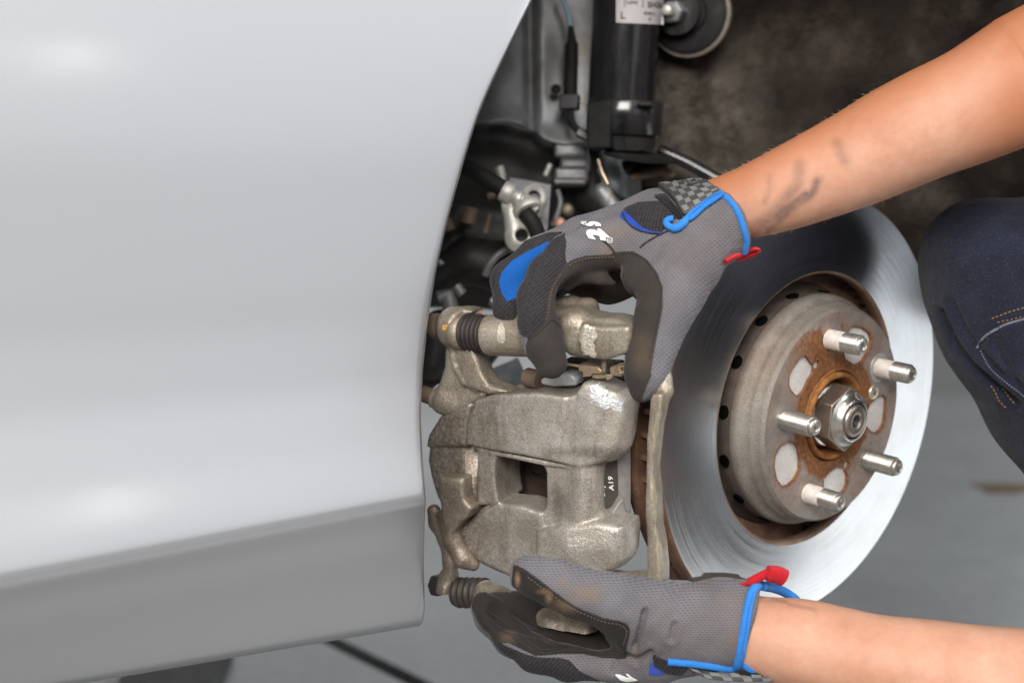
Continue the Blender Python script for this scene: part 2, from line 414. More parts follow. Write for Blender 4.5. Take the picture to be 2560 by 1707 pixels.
M_CASTD = cast('cast_iron_grimy', (.21, .17, .125), (.35, .30, .235), (.50, .455, .385), metal=.5, bstr=.45)
M_CASTX = cast('cast_iron_bare_break', (.30, .25, .19), (.45, .38, .30), (.62, .55, .45), bstr=1.0)
M_CASTW = simple('worn_bright_casting', (.62, .63, .64), .42, .7, .3, 330, .9, 700, .001)
M_GOLD = simple('yellow_zinc_bar', (.52, .45, .32), .36, .75, .25, 260, .6, 900, .0008)
M_ZINC = simple('zinc_fitting', (.50, .485, .44), .5, .45, .22, 90, .15)
M_TAN = simple('tan_spring_steel', (.42, .32, .22), .36, .7, .2, 120, .08)
M_PADPLATE = simple('pad_backing_plate', (.27, .25, .24), .5, .35, .15, 200, .25)
M_PADSHIM = simple('dark_pad_shim', (.055, .048, .043), .5, .1, .25, 160, .2)
M_FRICTION = simple('friction_material', (.035, .032, .030), .9, 0, .4, 400, .6)
M_WHITE = simple('white_print', (.80, .79, .77), .6, 0, .05, 200, 0)
M_HOLE = simple('black_void', (.004, .004, .004), .95, 0, 0, 200, 0, spec=0)
M_DARKPRINT = simple('dark_print', (.09, .09, .095), .6, 0, .1, 200, 0)
M_ORANGEMARK = simple('yellow_paint_mark', (.55, .30, .05), .6, 0, .3, 300, .2)

# --- brake disc
def radial(m):
    o = m.n('ShaderNodeSeparateXYZ'); m.l(m.oc(), o.inputs[0]); r = m.math('SQRT', m.math('ADD', m.math('MULTIPLY', o.outputs[0], o.outputs[0]), m.math('MULTIPLY', o.outputs[1], o.outputs[1])))
    an = m.math('ARCTAN2', o.outputs[1], o.outputs[0])
    cb = m.n('ShaderNodeCombineXYZ'); m.l(m.math('MULTIPLY', r, 100), cb.inputs[0]); m.l(m.math('MULTIPLY', an, .10), cb.inputs[1]); return r, an, cb.outputs[0]
m = NT('turned_steel'); r, an, rv = radial(m)
g1 = m.noise(34, 3, .7, vec=rv); g2 = m.noise(7, 4, .7, vec=rv); bl = m.noise(26, 5, .6)
fine = m.noise(60, 3, .8, vec=rv)
m.set(Base_Color=m.mix(m.ramp(bl, [(.45, 0.0), (.7, .35)]), m.ramp(g1, [(.32, (.58, .59, .61)), (.68, (.75, .76, .78))]), (.50, .46, .43)), Metallic=1.0,
      Roughness=m.ramp(g2, [(.3, .17), (.72, .27)]), Anisotropic=.45)
tg = m.n('ShaderNodeTangent', direction_type='RADIAL', axis='Z'); m.l(tg.outputs[0], m.b.inputs['Tangent'])
m.bump(fine, .030, .0001); M_DISC = m.m
m = NT('rusty_disc_edge'); f = m.noise(70, 5); g = m.noise(900, 3)
m.set(Base_Color=m.mix(m.ramp(g, [(.4, .3), (.6, 0)]), m.ramp(f, [(.3, (.10, .048, .028)), (.7, (.22, .115, .068))]), (.04, .02, .012)), Roughness=.8, Metallic=.1)
m.bump(g, .5, .0008); M_RUSTEDGE = m.m
m = NT('brown_rust_lip'); f = m.noise(60, 4); m.set(Base_Color=m.ramp(f, [(.3, (.15, .085, .055)), (.7, (.27, .18, .125))]), Roughness=.6, Metallic=.35); m.bump(m.noise(700, 3), .3, .0004); M_LIP = m.m
m = NT('hat_wall'); r, an, rv = radial(m); f = m.noise(30, 5, .6); g = m.noise(950, 4, .7); br = m.noise(14, 4, .6)
c = m.ramp(f, [(.3, (.17, .145, .12)), (.55, (.27, .245, .215)), (.75, (.36, .335, .30))]); c = m.mix(m.ramp(br, [(.45, 0), (.7, .7)]), c, (.13, .078, .045))
c = m.mix(m.ramp(g, [(.38, .45), (.55, 0)]), c, (.07, .055, .045)); m.set(Base_Color=c, Metallic=.35, Roughness=.62); m.bump(g, .5, .0006); M_HATWALL = m.m
M_HATFOOT = simple('baked_brown_grime', (.050, .036, .028), .85, .05, .4, 60, .4, 700, .0006)  # foot of the hat, coloured darker brown than the wall
# rust and clean rings on the hat face follow the hub: bare under the wheel pads, rusty between them
m = NT('rusty_hat_face'); r, an, rv = radial(m); N = m.noise(62, 5, .6); n2 = m.noise(320, 4, .7); big = m.noise(20, 4, .6)
rr = m.math('ADD', r, m.math('MULTIPLY', m.math('SUBTRACT', N, .5), .016))
rust = m.ramp(n2, [(.28, (.06, .025, .010)), (.5, (.165, .064, .019)), (.72, (.27, .11, .032))])
grey = m.ramp(m.noise(44, 5), [(.3, (.25, .222, .20)), (.7, (.47, .445, .42))])
inner = m.ramp(rr, [(.0435, 1), (.0485, 0)])
clean = m.attr('clean')      # distance to the nearest rubbed seat ring round a stud
k = m.ramp(m.math('ADD', m.math('MULTIPLY', clean, 18), m.math('MULTIPLY', m.math('SUBTRACT', N, .5), .9)), [(.25, 0), (.55, 1)])
outer = m.ramp(m.math('ADD', m.math('MULTIPLY', m.math('SUBTRACT', big, .5), 2.8), m.math('MULTIPLY', m.math('SUBTRACT', r, .058), 20)), [(.20, 1), (.62, 0)])
hole = m.attr('hole')
edge = m.ramp(m.math('ADD', hole, m.math('MULTIPLY', m.math('SUBTRACT', N, .5), .0022)), [(.0005, 1), (.0030, .35), (.0060, 0)])
amt = m.math('MAXIMUM', inner, m.math('MULTIPLY', m.math('MULTIPLY', k, outer), m.attr('zone'))); amt = m.math('MAXIMUM', amt, edge); film = m.ramp(m.noise(26, 5, .65), [(.36, .05), (.62, .58)]); amt = m.math('MAXIMUM', amt, film)
blk = m.ramp(m.noise(150, 4, .7), [(.60, 0), (.70, .75)])
c = m.mix(amt, grey, rust); c = m.mix(m.math('MULTIPLY', blk, m.math('MULTIPLY', amt, m.math('GREATER_THAN', r, .05))), c, (.03, .02, .014))
wh = m.ramp(m.noise(520, 3, .7), [(.66, 0), (.72, .8)]); c = m.mix(m.math('MULTIPLY', wh, m.math('GREATER_THAN', r, .062)), c, (.55, .53, .52))
m.set(Base_Color=c, Metallic=m.math('SUBTRACT', .72, m.math('MULTIPLY', amt, .65)), Roughness=m.math('ADD', .36, m.math('MULTIPLY', amt, .38)))
m.bump(n2, .35, .0006); M_HATFACE = m.m
m = NT('chalky_hub_plate'); f = m.noise(50, 5); g = m.noise(800, 3); m.set(Base_Color=m.mix(m.ramp(g, [(.36, .3), (.5, 0)]), m.ramp(f, [(.3, (.52, .49, .47)), (.7, (.66, .635, .61))]), (.30, .26, .23)), Roughness=.62, Metallic=.15); m.bump(g, .15, .0003); M_HUBPLATE = m.m
m = NT('rusty_hub_bore'); f = m.noise(110, 5, .7); m.set(Base_Color=m.ramp(f, [(.3, (.10, .035, .010)), (.55, (.26, .10, .022)), (.75, (.42, .19, .05))]), Roughness=.72, Metallic=.2); m.bump(f, .4, .0008); M_BORE = m.m
M_NUT = simple('hub_nut_steel', (.34, .29, .24), .36, .85, .25, 60, .15, 900, .0003)
M_NUTBRIGHT = simple('bright_nut_collar', (.55, .53, .50), .30, .95, .12, 60, .05)
M_STUD = simple('stud_steel', (.43, .41, .37), .36, .85, .25, 140, .12)
M_STUDPASTE = simple('pale_paste_on_stud', (.66, .60, .55), .7, .15, .15, 240, .35, 900, .0005)
M_SCREW = simple('yellow_zinc_screw', (.66, .60, .44), .34, .75, .15, 200, .05)
# --- skin and cloth
m = NT('skin'); f = m.noise(21, 6, .66); g = m.noise(1100, 3, .6); h = m.noise(240, 3, .6)
c = m.ramp(f, [(.32, (.45, .222, .138)), (.5, (.53, .285, .19)), (.72, (.60, .35, .25))]); c = m.mix(m.ramp(h, [(.4, .15), (.62, 0)]), c, (.44, .17, .10))
sm = m.attr('smear'); sn = m.noise(60, 5, .6); c = m.mix(m.math('MULTIPLY', sm, m.ramp(sn, [(.3, .35), (.60, .92)])), c, (.125, .085, .075))
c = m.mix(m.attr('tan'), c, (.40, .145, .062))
m.set(Base_Color=c, Roughness=m.ramp(h, [(.3, .50), (.7, .64)]), Subsurface_Weight=.22, Subsurface_Radius=(.0045, .0016, .0008), Subsurface_Scale=1.0, Specular_IOR_Level=.32)
b_ = m.bump(g, .32, .0005); b_ = m.bump(m.noise(330, 3), .2, .0007, b_); m.bump(m.noise(60, 4, .6), .15, .0016, b_); M_SKIN = m.m
M_HAIR = simple('arm_hair', (.42, .25, .14), .5, 0, .2, 50, 0)
def fabric(name, col, dot=None, pitch=7.0, dark=.35, stain=.35, stain_col=(.085, .06, .045), var=.18, weave='dots', bstr=.5, rough=.86):
    m = NT(name); uv = m.n('ShaderNodeUVMap').outputs[0]; mp = m.n('ShaderNodeMapping'); mp.inputs['Scale'].default_value = (1/pitch, 1/pitch, 1); m.l(uv, mp.inputs[0])
    wob = m.noise(60, 2); f = m.noise(26, 5, .6); big = m.noise(11, 5, .65)
    if weave == 'dots':
        bk = m.n('ShaderNodeTexBrick', offset=.5); bk.inputs['Scale'].default_value = 1; bk.inputs['Mortar Size'].default_value = .30; bk.inputs['Mortar Smooth'].default_value = .5
        bk.inputs['Brick Width'].default_value = 1.25; bk.inputs['Row Height'].default_value = .72
        m.l(mp.outputs[0], bk.inputs['Vector']); pat = m.math('SUBTRACT', 1, bk.outputs['Fac'])
    elif weave == 'knit':
        wv = m.n('ShaderNodeTexBrick', offset=.5); wv.inputs['Scale'].default_value = 1; wv.inputs['Mortar Size'].default_value = .16; wv.inputs['Mortar Smooth'].default_value = .6
        wv.inputs['Brick Width'].default_value = 3.2; wv.inputs['Row Height'].default_value = .9
        mp.inputs['Rotation'].default_value = (0, 0, math.radians(-48)); m.l(mp.outputs[0], wv.inputs['Vector']); pat = wv.outputs['Fac']
    elif weave == 'twill':
        wv = m.n('ShaderNodeTexWave', bands_direction='DIAGONAL'); wv.inputs['Scale'].default_value = 1; wv.inputs['Distortion'].default_value = 1.2; m.l(mp.outputs[0], wv.inputs['Vector']); pat = wv.outputs['Fac']
    else: pat = m.noise(1500, 3, .7)
    c = m.ramp(f, [(.3, tuple(x*(1-var) for x in col)), (.7, tuple(x*(1+var) for x in col))])
    c = m.mix(m.math('MULTIPLY', pat, dark), c, tuple(x*.22 for x in col))
    c = m.mix(m.ramp(big, [(.48, 0), (.74, stain)]), c, stain_col)
    dirt = m.attr('grime'); c = m.mix(m.math('MULTIPLY', dirt, m.ramp(m.noise(85, 5, .7), [(.3, .25), (.65, .95)])), c, (.20, .13, .075))
    m.set(Base_Color=c, Roughness=rough, Specular_IOR_Level=.25, Sheen_Weight=.09, Sheen_Roughness=.4)
    hh = m.math('SUBTRACT', m.math('MULTIPLY', m.noise(1400, 2), .35), pat)
    b_ = m.bump(hh, bstr, .0006); b_ = m.bump(m.noise(55, 4, .6), .4, .0030, b_); m.bump(m.noise(24, 3, .5, dist=2.2, stretch=(1, 1, .55)), .40, .0060, b_); return m.m
M_MESH = fabric('grey_mesh_fabric', (.145, .138, .150), pitch=7.2, dark=.55, stain=.5)
M_SUEDE = fabric('dark_suede', (.044, .037, .033), weave='suede', dark=.35, stain=.4, stain_col=(.03, .022, .018), bstr=.35, rough=.95)
M_KNIT = fabric('black_ribbed_knit', (.030, .026, .029), weave='knit', pitch=8, dark=.8, stain=.25, stain_col=(.012, .010, .010), bstr=1.0)
M_BLUE = fabric('blue_stretch_fabric', (.005, .095, .37), weave='twill', pitch=4, dark=.25, stain=.2, stain_col=(.02, .06, .2), bstr=.4)
M_TRIM = fabric('bright_blue_binding', (.030, .235, .70), weave='twill', pitch=3.0, dark=.3, stain=.12, stain_col=(.03, .12, .35), bstr=.5, rough=.7)
M_NAVY = fabric('deep_blue_lining', (.022, .07, .42), weave='twill', pitch=3.5, dark=.2, stain=.35, stain_col=(.10, .09, .16))
M_RED = fabric('red_webbing', (.62, .010, .022), weave='twill', pitch=5, dark=.35, stain=.05, bstr=.7, rough=.7)
M_PALMIN = fabric('worn_brown_suede', (.095, .076, .062), weave='suede', dark=.3, stain=.5, stain_col=(.04, .03, .024), bstr=.4, rough=.95)  # same suede painted lighter as if lit, browned by dirt
M_SUEDEB = fabric('black_oily_suede', (.024, .020, .018), weave='suede', dark=.35, stain=.5, stain_col=(.05, .036, .028), bstr=.35, rough=.9)  # darker copy of the suede, shade painted in against the floor bounce
M_HOOK = fabric('black_hook_tape', (.012, .012, .012), weave='suede', dark=.5, stain=0, bstr=1.0)
M_STRAP = simple('dark_rubber_strap', (.055, .052, .050), .45, 0, .15, 90, .1)
M_CHECK = simple('grey_rubber_check', (.155, .16, .16), .5, 0, .12, 90, .1)
M_SEAM = simple('dark_seam_thread', (.02, .018, .018), .9, 0, .2, 300, 0)
m = NT('dark_denim'); uv = m.n('ShaderNodeUVMap').outputs[0]; mp = m.n('ShaderNodeMapping'); mp.inputs['Scale'].default_value = (.18, .18, 1); mp.inputs['Rotation'].default_value = (0, 0, .5); m.l(uv, mp.inputs[0])
wv = m.n('ShaderNodeTexWave', bands_direction='DIAGONAL'); wv.inputs['Scale'].default_value = 1; wv.inputs['Distortion'].default_value = 3; wv.inputs['Detail'].default_value = 3; m.l(mp.outputs[0], wv.inputs['Vector'])
f = m.noise(28, 5); sp = m.noise(760, 3, .8); c = m.ramp(f, [(.3, (.007, .008, .018)), (.7, (.020, .023, .045))])
c = m.mix(m.ramp(sp, [(.59, 0), (.73, .7)]), c, (.13, .14, .19)); c = m.mix(m.math('MULTIPLY', wv.outputs['Fac'], .35), c, (.005, .005, .010))
m.set(Base_Color=c, Roughness=.9, Specular_IOR_Level=.2, Sheen_Weight=.15); b_ = m.bump(wv.outputs['Fac'], .5, .0006); m.bump(m.noise(38, 4, .6), .45, .005, b_); M_DENIM = m.m
M_THREADO = simple('orange_thread', (.23, .115, .045), .8, 0, .1, 200, 0)
M_THREADW = simple('pale_worn_seam', (.11, .12, .16), .9, 0, .5, 700, .6)
M_SHIRT = fabric('dark_work_shirt', (.030, .030, .036), weave='twill', pitch=6, stain=.1)
m = NT('concrete_floor'); f = m.noise(1.7, 7, .62); g = m.noise(60, 5, .7); s2 = m.noise(6, 6, .7)
c = m.ramp(f, [(.3, (.160, .162, .158)), (.7, (.232, .233, .226))]); c = m.mix(m.ramp(s2, [(.60, 0), (.74, .35)]), c, (.14, .095, .05)); c = m.mix(m.ramp(g, [(.4, .25), (.6, 0)]), c, (.10, .10, .095))
m.set(Base_Color=c, Roughness=m.ramp(f, [(.3, .30), (.7, .55)])); m.bump(g, .2, .002); M_FLOOR = m.m
M_JOINT = simple('joint_filler', (.02, .018, .016), .9, 0, .3, 60, .3)
M_WALLB = simple('pale_painted_wall', (.62, .63, .62), .8, 0, .06, 4, .1, 200, .001)
# ------------------------------------------------------------------ the setting: concrete floor in two pours with an open joint
a_, b_ = floor_at(*q0(700, 1440)), floor_at(*q0(960, 1568)); a_[2] = b_[2] = 0
jd = unit(b_ - a_); jn = np.array([-jd[1], jd[0], 0])
for s in (1, -1):
    o0 = a_ + jn*s*.011; c4 = [o0 - jd*14, o0 + jd*14, o0 + jd*14 + jn*s*14, o0 - jd*14 + jn*s*14]
    if s < 0: c4 = c4[::-1]
    V, Fc = prism(c4, (0, 0, -.06)); o = link('floor', V, Fc, M_FLOOR, world=True, smooth=False); tag(o, kind='structure')
V, Fc = prism([a_ - jd*14 - jn*.05 - (0, 0, .02), a_ + jd*14 - jn*.05 - (0, 0, .02), a_ + jd*14 + jn*.05 - (0, 0, .02), a_ - jd*14 + jn*.05 - (0, 0, .02)], (0, 0, -.03))
tag(link('floor_joint', V, Fc, M_JOINT, world=True, smooth=False), kind='structure')
sc0 = floor_at(*q0(2295, 1122)); V, Fc = prism([sc0 + (.040*math.cos(a)*(1+.35*math.sin(3*a+1)), .036*math.sin(a)*(1+.3*math.cos(2*a)), .0015) for a in np.linspace(0, 6.0, 20)], (0, 0, -.001)); tag(link('floor_stain', V, Fc, simple('brown_stain', (.10, .070, .042), .5, 0, .3, 60), world=True, smooth=False), kind='structure')
r7 = rg(0, 1100, 2.1); V, Fc = prism([floor_at(*r7(x, y)) + (0, 0, .012) for x, y in ((640, 1255), (1225, 1140), (1160, 1300), (1080, 1420), (600, 1420))][::-1], (0, 0, -.012)); tag(link('rubber_mat', V, Fc, simple('mat_rubber', (.03, .029, .028), .7), world=True, smooth=False), 'dark rubber mat corner lying on the floor below the silver body panel', 'mat')

# ------------------------------------------------------------------ the car: silver panel, inner apron, liner
car = empty('car', P(700, 1560, 200), 'silver car with its wheel taken off, glossy body panel ending at the open wheel arch', 'car')
EDGE = np.array([(1330, -330), (1275, -100), (1225, 0), (1180, 90), (1132, 190), (1100, 262), (1064, 380), (1031, 500), (1003, 620), (985, 730), (972, 850), (967, 950), (971, 1050), (979, 1150), (976, 1200), (974, 1300), (977, 1395), (972, 1428), (965, 1436)], float)
ROWS = [(1602, 1436, -160), (1598, 1430, -120), (1592, 1421, -102), (1580, 1405, -92), (1560, 1380, -80), (1500, 1310, -46), (1440, 1250, -12), (1390, 1198, 14), (1358, 1166, 34), (1347, 1157, 39), (1338, 1149, 41), (1322, 1136, 44), (1290, 1112, 41), (1230, 1070, 32), (1150, 1010, 19), (1060, 945, 8), (970, 880, -1), (880, 812, -5), (790, 740, -7), (700, 660, -6), (600, 570, -4), (480, 460, 0), (340, 335, 6), (190, 195, 9), (40, 60, 9), (-120, -100, 4), (-320, -300, -8), (-600, -560, -30)]
rowsN = smooth_path([(a, b, c) for a, b, c in ROWS], 3); grid = []
for yl, yr, dz in rowsN:
    ye = yr
    for _ in range(3): xe = np.interp(ye, EDGE[:, 1], EDGE[:, 0]); ye = yl + (yr - yl)*(xe/975)
    row = []
    for t in np.concatenate([np.linspace(0, 1, 30)**.7, [2, 3, 4]]):
        x = -1700 + (xe - 9 + 1700)*t if t <= 1 else xe - {2: 5, 3: 1.5, 4: 0}[int(t)]; y = yl + (yr - yl)*x/975.0
        px, py = x/.91875, y/.91875
        z = 290 + (1061 - px)*.455 - max(0, (700-px))**2*.00004 + dz*(1 if px > 0 else 1 + .0003*-px)
        if t > 1: z -= {2: 1.5, 3: 7, 4: 30}[int(t)]
        row.append(P(px, py, z))
    grid.append(row)
V, Fc = sheet(grid, 5); o = link('body_panel', V, Fc, M_PAINT, car, subd=1)
def lump(x, y, s=1.0): return math.sin(x*.013+1.3*s)*math.cos(y*.017+.7*s) + .6*math.sin(x*.031+y*.023+s) + .4*math.sin(x*.061-y*.047)
# grey inner apron behind the strut
grid = []
for v in np.linspace(1, 0, 26):
    row = []
    for u in np.linspace(0, 1, 44):
        px = 1040 + u*520
        X = (px-1040)*2.8; low = np.interp(X, [300, 440, 560, 650, 760, 880, 960, 1050, 1200, 1500, 1800], [880, 865, 853, 852, 880, 960, 1000, 1018, 1000, 990, 985])/2.8
        py = -260 + (low + 260)*v
        z = -640 + 22*math.cos((px-1180)*.011) - 26*math.exp(-((px-1328-(py-150)*.02)/9)**2) + (34 if px > 1334 else 0)*(1/(1+math.exp(-(px-1334)/4))) - 60*max(0, (py-300)/300)*0 + 3*lump(px, py)
        z += 26*max(0, 1-(1-v)*9)**2
        row.append(P(px, py, z))
    grid.append(row)
V, Fc = sheet(grid, 5); link('inner_apron', V, Fc, M_APRON, car, subd=1)
# felted liner round the back and top of the arch
grid = []
for v in np.linspace(1, 0, 34):
    row = []
    for u in np.linspace(0, 1, 48):
        px = 1600 + u*1500; low = 760 + 150*u + 25*math.sin(u*9)
        py = -500 + (low+500)*v
        z = -690 + 300*max(0, (px-1950)/1000)**1.3 + 140*max(0, (220-py)/500)**2 + 24*lump(px, py) + 11*lump(px*2.3, py*2.1, 2)
        row.append(P(px, py, z))
    grid.append(row)
V, Fc = sheet(grid, 8); pl_ = proj(V); du_ = np.clip(1.25 - np.hypot((pl_[:, 0]-1690)/230, (pl_[:, 1]-300)/250), 0, 1)*np.array([.75 + .25*math.sin(p[0]*.05+p[1]*.031) for p in pl_])
du_ = np.maximum(du_, .35*np.clip(1.1 - np.hypot((pl_[:, 0]-2330)/80, (pl_[:, 1]-490)/70), 0, 1)); link('arch_liner', V, Fc, M_LINER, car, subd=1, attrs={'dust': du_})
# roof of the arch: closes the well above the suspension
grid = [[P(px, -330 - 60*k, -760 + k*330) for px in np.linspace(900, 3100, 8)] for k in range(0, 4)]
V, Fc = sheet(grid, 8); link('arch_roof', V, Fc, M_LINER, car, subd=1)
# rounded plug hole in the apron
V, Fc = revolve([(-2, 0.01), (-2, 9), (3, 11), (5, 13), (3, 15)], P(*qa(978, 628), -575), unit((0, 0, 1)), 20, cap=False); link('plug_hole', V, Fc, M_RUBBER, car)

# ------------------------------------------------------------------ suspension behind the brake, far out of focus
def sdf_obj(name, lo, hi, h, fn, mat, parent=None, smooth=2, base=None):
    fl = Field(lo, hi, h); fn(fl); V, Q = fl.mesh(smooth); return link(name, V, Q, mat, parent, base=base)
DULL = simple('dull_sheet_steel', (.17, .168, .17), .5, .45, .3, 60, .2); DARKM = simple('oily_black_metal', (.018, .016, .015), .55, .2, .5, 40, .4, 300, .001)
# strut: tube, clamp collar, label, rubber plate
ZS = -470
stc = empty('shock_absorber', P(1572, 380, ZS), 'glossy black shock absorber tube with a white printed label', 'shock absorber')
axs = unit(P(1560, 380, ZS) - P(1577, 0, ZS - 0) + np.array([0, 0, -60])); top = P(1579, -220, ZS + 40)
def strut_r(x): return rad(x, ZS)
L = np.linalg.norm(P(1562, 300, ZS) - top)
V, Fc = revolve([(0, strut_r(86)), (L*.9, strut_r(84.5)), (L*1.05, strut_r(84))], top, axs, 56); tube_v = link('tube', V, Fc, M_STRUT, stc)
ct = P(1564, 252, ZS); Lc = np.linalg.norm(P(1562, 372, ZS) - ct)
V, Fc = revolve([(0, strut_r(84)), (0, strut_r(93)), (3, strut_r(95)), (Lc*.68, strut_r(95)), (Lc*.70, strut_r(92)), (Lc*.74, strut_r(82)), (Lc, strut_r(80))], ct, axs, 56); link('clamp_collar', V, Fc, M_STRUT, stc)
V, Fc = boxv(P(1612, 262, ZS + 112), [np.array([1, 0, 0]), np.array([0, 1, 0]), np.array([0, 0, 1])], (20, 6, 16)); link('clamp_bolt', V, Fc, M_RUBBER, stc, bevel=3)
V, Fc = boxv(P(1504, 315, ZS + 60), [unit((.9, 0, .4)), np.array([0, 1, 0]), unit((-.4, 0, .9))], (34, 66, 26)); link('clamp_lug', V, Fc, M_RUBBER, stc, bevel=6)
V, Fc = revolve([(-7, 0.1), (-7, 80), (-3, 104), (4, 106), (9, 70), (9, .1)], P(*qa(1575, 1100), ZS + 40), unit((.10, .96, .24)), 48, cap=False); link('spring_seat', V, Fc, M_RUBBER, stc)
# label wraps the tube: paper, printed lines
def strut_pt(px, py, lift):
    o = np.array([0, 0, F]); d = unit(np.array([px-1280, 853.5-py, -F])); n = axs; r = strut_r(86) + lift
    w = o - top; a = d - n*(d@n); b = w - n*(w@n); A, B, C = a@a, 2*a@b, b@b - r*r; t = (-B - math.sqrt(max(B*B-4*A*C, 0)))/(2*A); return o + t*d
g = [[strut_pt(x, y + (x-1540)*.045, 1.2) for x in np.linspace(1540, 1659, 22)] for y in np.linspace(57, -60, 8)]
V, Fc = sheet(g, 1.0); lab = link('label', V, Fc, simple('label_paper', (.46, .43, .425), .45, 0, .05, 200, 0), stc)
def text_on(pt, s, origin, ax, ay, mat, parent, name='lettering', bold=0.0, res=2, thick=.8, shear=0.0, font_sub=True):
    """real letters laid on a surface: pt(px, py, lift) gives the surface point"""
    cu = bpy.data.curves.new(name, 'FONT'); cu.body = s; cu.size = 1; cu.resolution_u = res; cu.offset = bold; cu.shear = shear
    t = bpy.data.objects.new(name, cu); COL.objects.link(t); dg = bpy.context.evaluated_depsgraph_get(); me = t.evaluated_get(dg).to_mesh()
    vs = np.array([v.co[:2] for v in me.vertices]); fs = [tuple(p.vertices) for p in me.polygons]; t.evaluated_get(dg).to_mesh_clear(); bpy.data.objects.remove(t); bpy.data.curves.remove(cu)
    px = origin[0] + vs[:, 0]*ax[0] + vs[:, 1]*ay[0]; py = origin[1] + vs[:, 0]*ax[1] + vs[:, 1]*ay[1]
    V = np.array([pt(x, y, thick) for x, y in zip(px, py)]); return link(name, V, fs, mat, parent, smooth=False)
lp = lambda x, y, l: strut_pt(x, y, 2.4 + l)
for s, o, sz, b in (('L', (1551, 47), 24, .03), ('SH26-', (1619, 18), 18, .03), ('4DM-2', (1609, 37), 10, .02), ('07', (1621, 51), 8, .02), ('S-J090', (1564, 10), 12, .02)):
    text_on(lp, s, o, (sz, sz*.045), (0, -sz*1.05), M_DARKPRINT, lab, bold=b)
for x0, y0, x1, y1 in ((1560, 15, 1609, 16.5), (1560, -3, 1562, 15), (1607, -1, 1609, 17)):
    q = [strut_pt(x, y + (x-1540)*.02, 2.6) for x, y in ((x0, y0), (x1, y0), (x1, y1), (x0, y1))]; link('print_line', np.array(q), [(3, 2, 1, 0)], M_DARKPRINT, lab, smooth=False)
# stabiliser mount at the top right
bu = empty('anti_roll_bar_bushing', P(1700, 120, -560), 'large round black bushing with a nut and pale outer rim, behind the shock absorber', 'bushing')
nb = unit((-.42, -.10, .9)); cb_ = P(1716, 33, -520)
V, Fc = revolve([(-60, 120), (-26, 124), (-22, 118), (-22, 112)], cb_, nb, 48, cap=False); link('outer_rim', V, Fc, simple('dusty_rim', (.15, .122, .10), .6, .2, .2), bu)
V, Fc = revolve([(-70, 113), (-14, 113), (-8, 104), (-8, 60), (0, 55), (0, .1)], cb_, nb, 48, cap=False); link('rubber', V, Fc, M_RUBBER, bu)
V, Fc = revolve([(0, .1), (0, 64), (7, 66), (7, 58), (9, 20)], P(1694, 30, -500), nb, 40, cap=False); link('washer', V, Fc, M_STRUT, bu)
V, Fc = revolve([(0, 34), (26, 34), (30, 28), (30, .1)], P(1686, 32, -490), nb, 6, cap=False); link('nut', V, Fc, DULL, bu, smooth=False, bevel=2)
V, Fc = revolve([(0, 15), (54, 15), (58, 11), (58, .1)], P(1682, 30, -480), nb, 20, cap=False); link('bolt_end', V, Fc, M_ZINC, bu)
# wheel speed sensor lead
sl = empty('sensor_cable', P(1425, 300, -520), 'thin wheel sensor cable with black sleeve and connector clipped beside the shock absorber', 'cable')
zc = -520; V, Fc = tube(smooth_path([P(*qa(1000, -60), zc), P(*qa(1040, 30), zc), P(*qa(1068, 110), zc), P(*qa(1082, 200), zc)]), 7, 10); link('wire', V, Fc, simple('blue_grey_wire', (.20, .30, .36), .5, 0, .1), sl)
V, Fc = tube([P(*qa(1083, 185), zc), P(*qa(1090, 290), zc), P(*qa(1092, 300), zc), P(*qa(1086, 480), zc), P(*qa(1085, 490), zc), P(*qa(1080, 670), zc)], [8, 13, 17, 19, 20.5, 20.5], 14); link('sleeve', V, Fc, M_RUBBER, sl)
for i in range(9):
    y = 320 + i*18; V, Fc = revolve([(-2, 17), (-2, 20), (2, 20), (2, 17)], P(*qa(1090, y), zc), unit((0, 1, .1)), 14, closed=True); link('sleeve_rib', V, Fc, M_RUBBER, sl)
V, Fc = boxv(P(*qa(1076, 718), zc), [unit((1, -.03, .2)), unit((.05, 1, 0)), unit((-.2, 0, 1))], (28, 22, 20)); link('connector', V, Fc, M_BLACKPLASTIC, sl, bevel=4)
V, Fc = tube(smooth_path([P(*qa(1078, 780), zc), P(*qa(1085, 840), zc), P(*qa(1115, 895), zc), P(*qa(1165, 930), zc), P(*qa(1230, 950), zc)]), [11]*33, 10); link('wire', V, Fc, M_RUBBER, sl)
V, Fc = boxv(P(*qa(1165, 945), zc+8), [unit((.8, -.5, 0)), unit((.5, .8, 0)), np.array([0, 0, 1.])], (20, 12, 14)); link('clip', V, Fc, M_BLACKPLASTIC, sl, bevel=4)
V, Fc = tube(smooth_path([P(*qa(1140, 715), zc), P(*qa(1185, 725), zc), P(*qa(1200, 770), zc), P(*qa(1195, 850), zc)]), 3, 6); link('wire', V, Fc, M_TAN, sl)
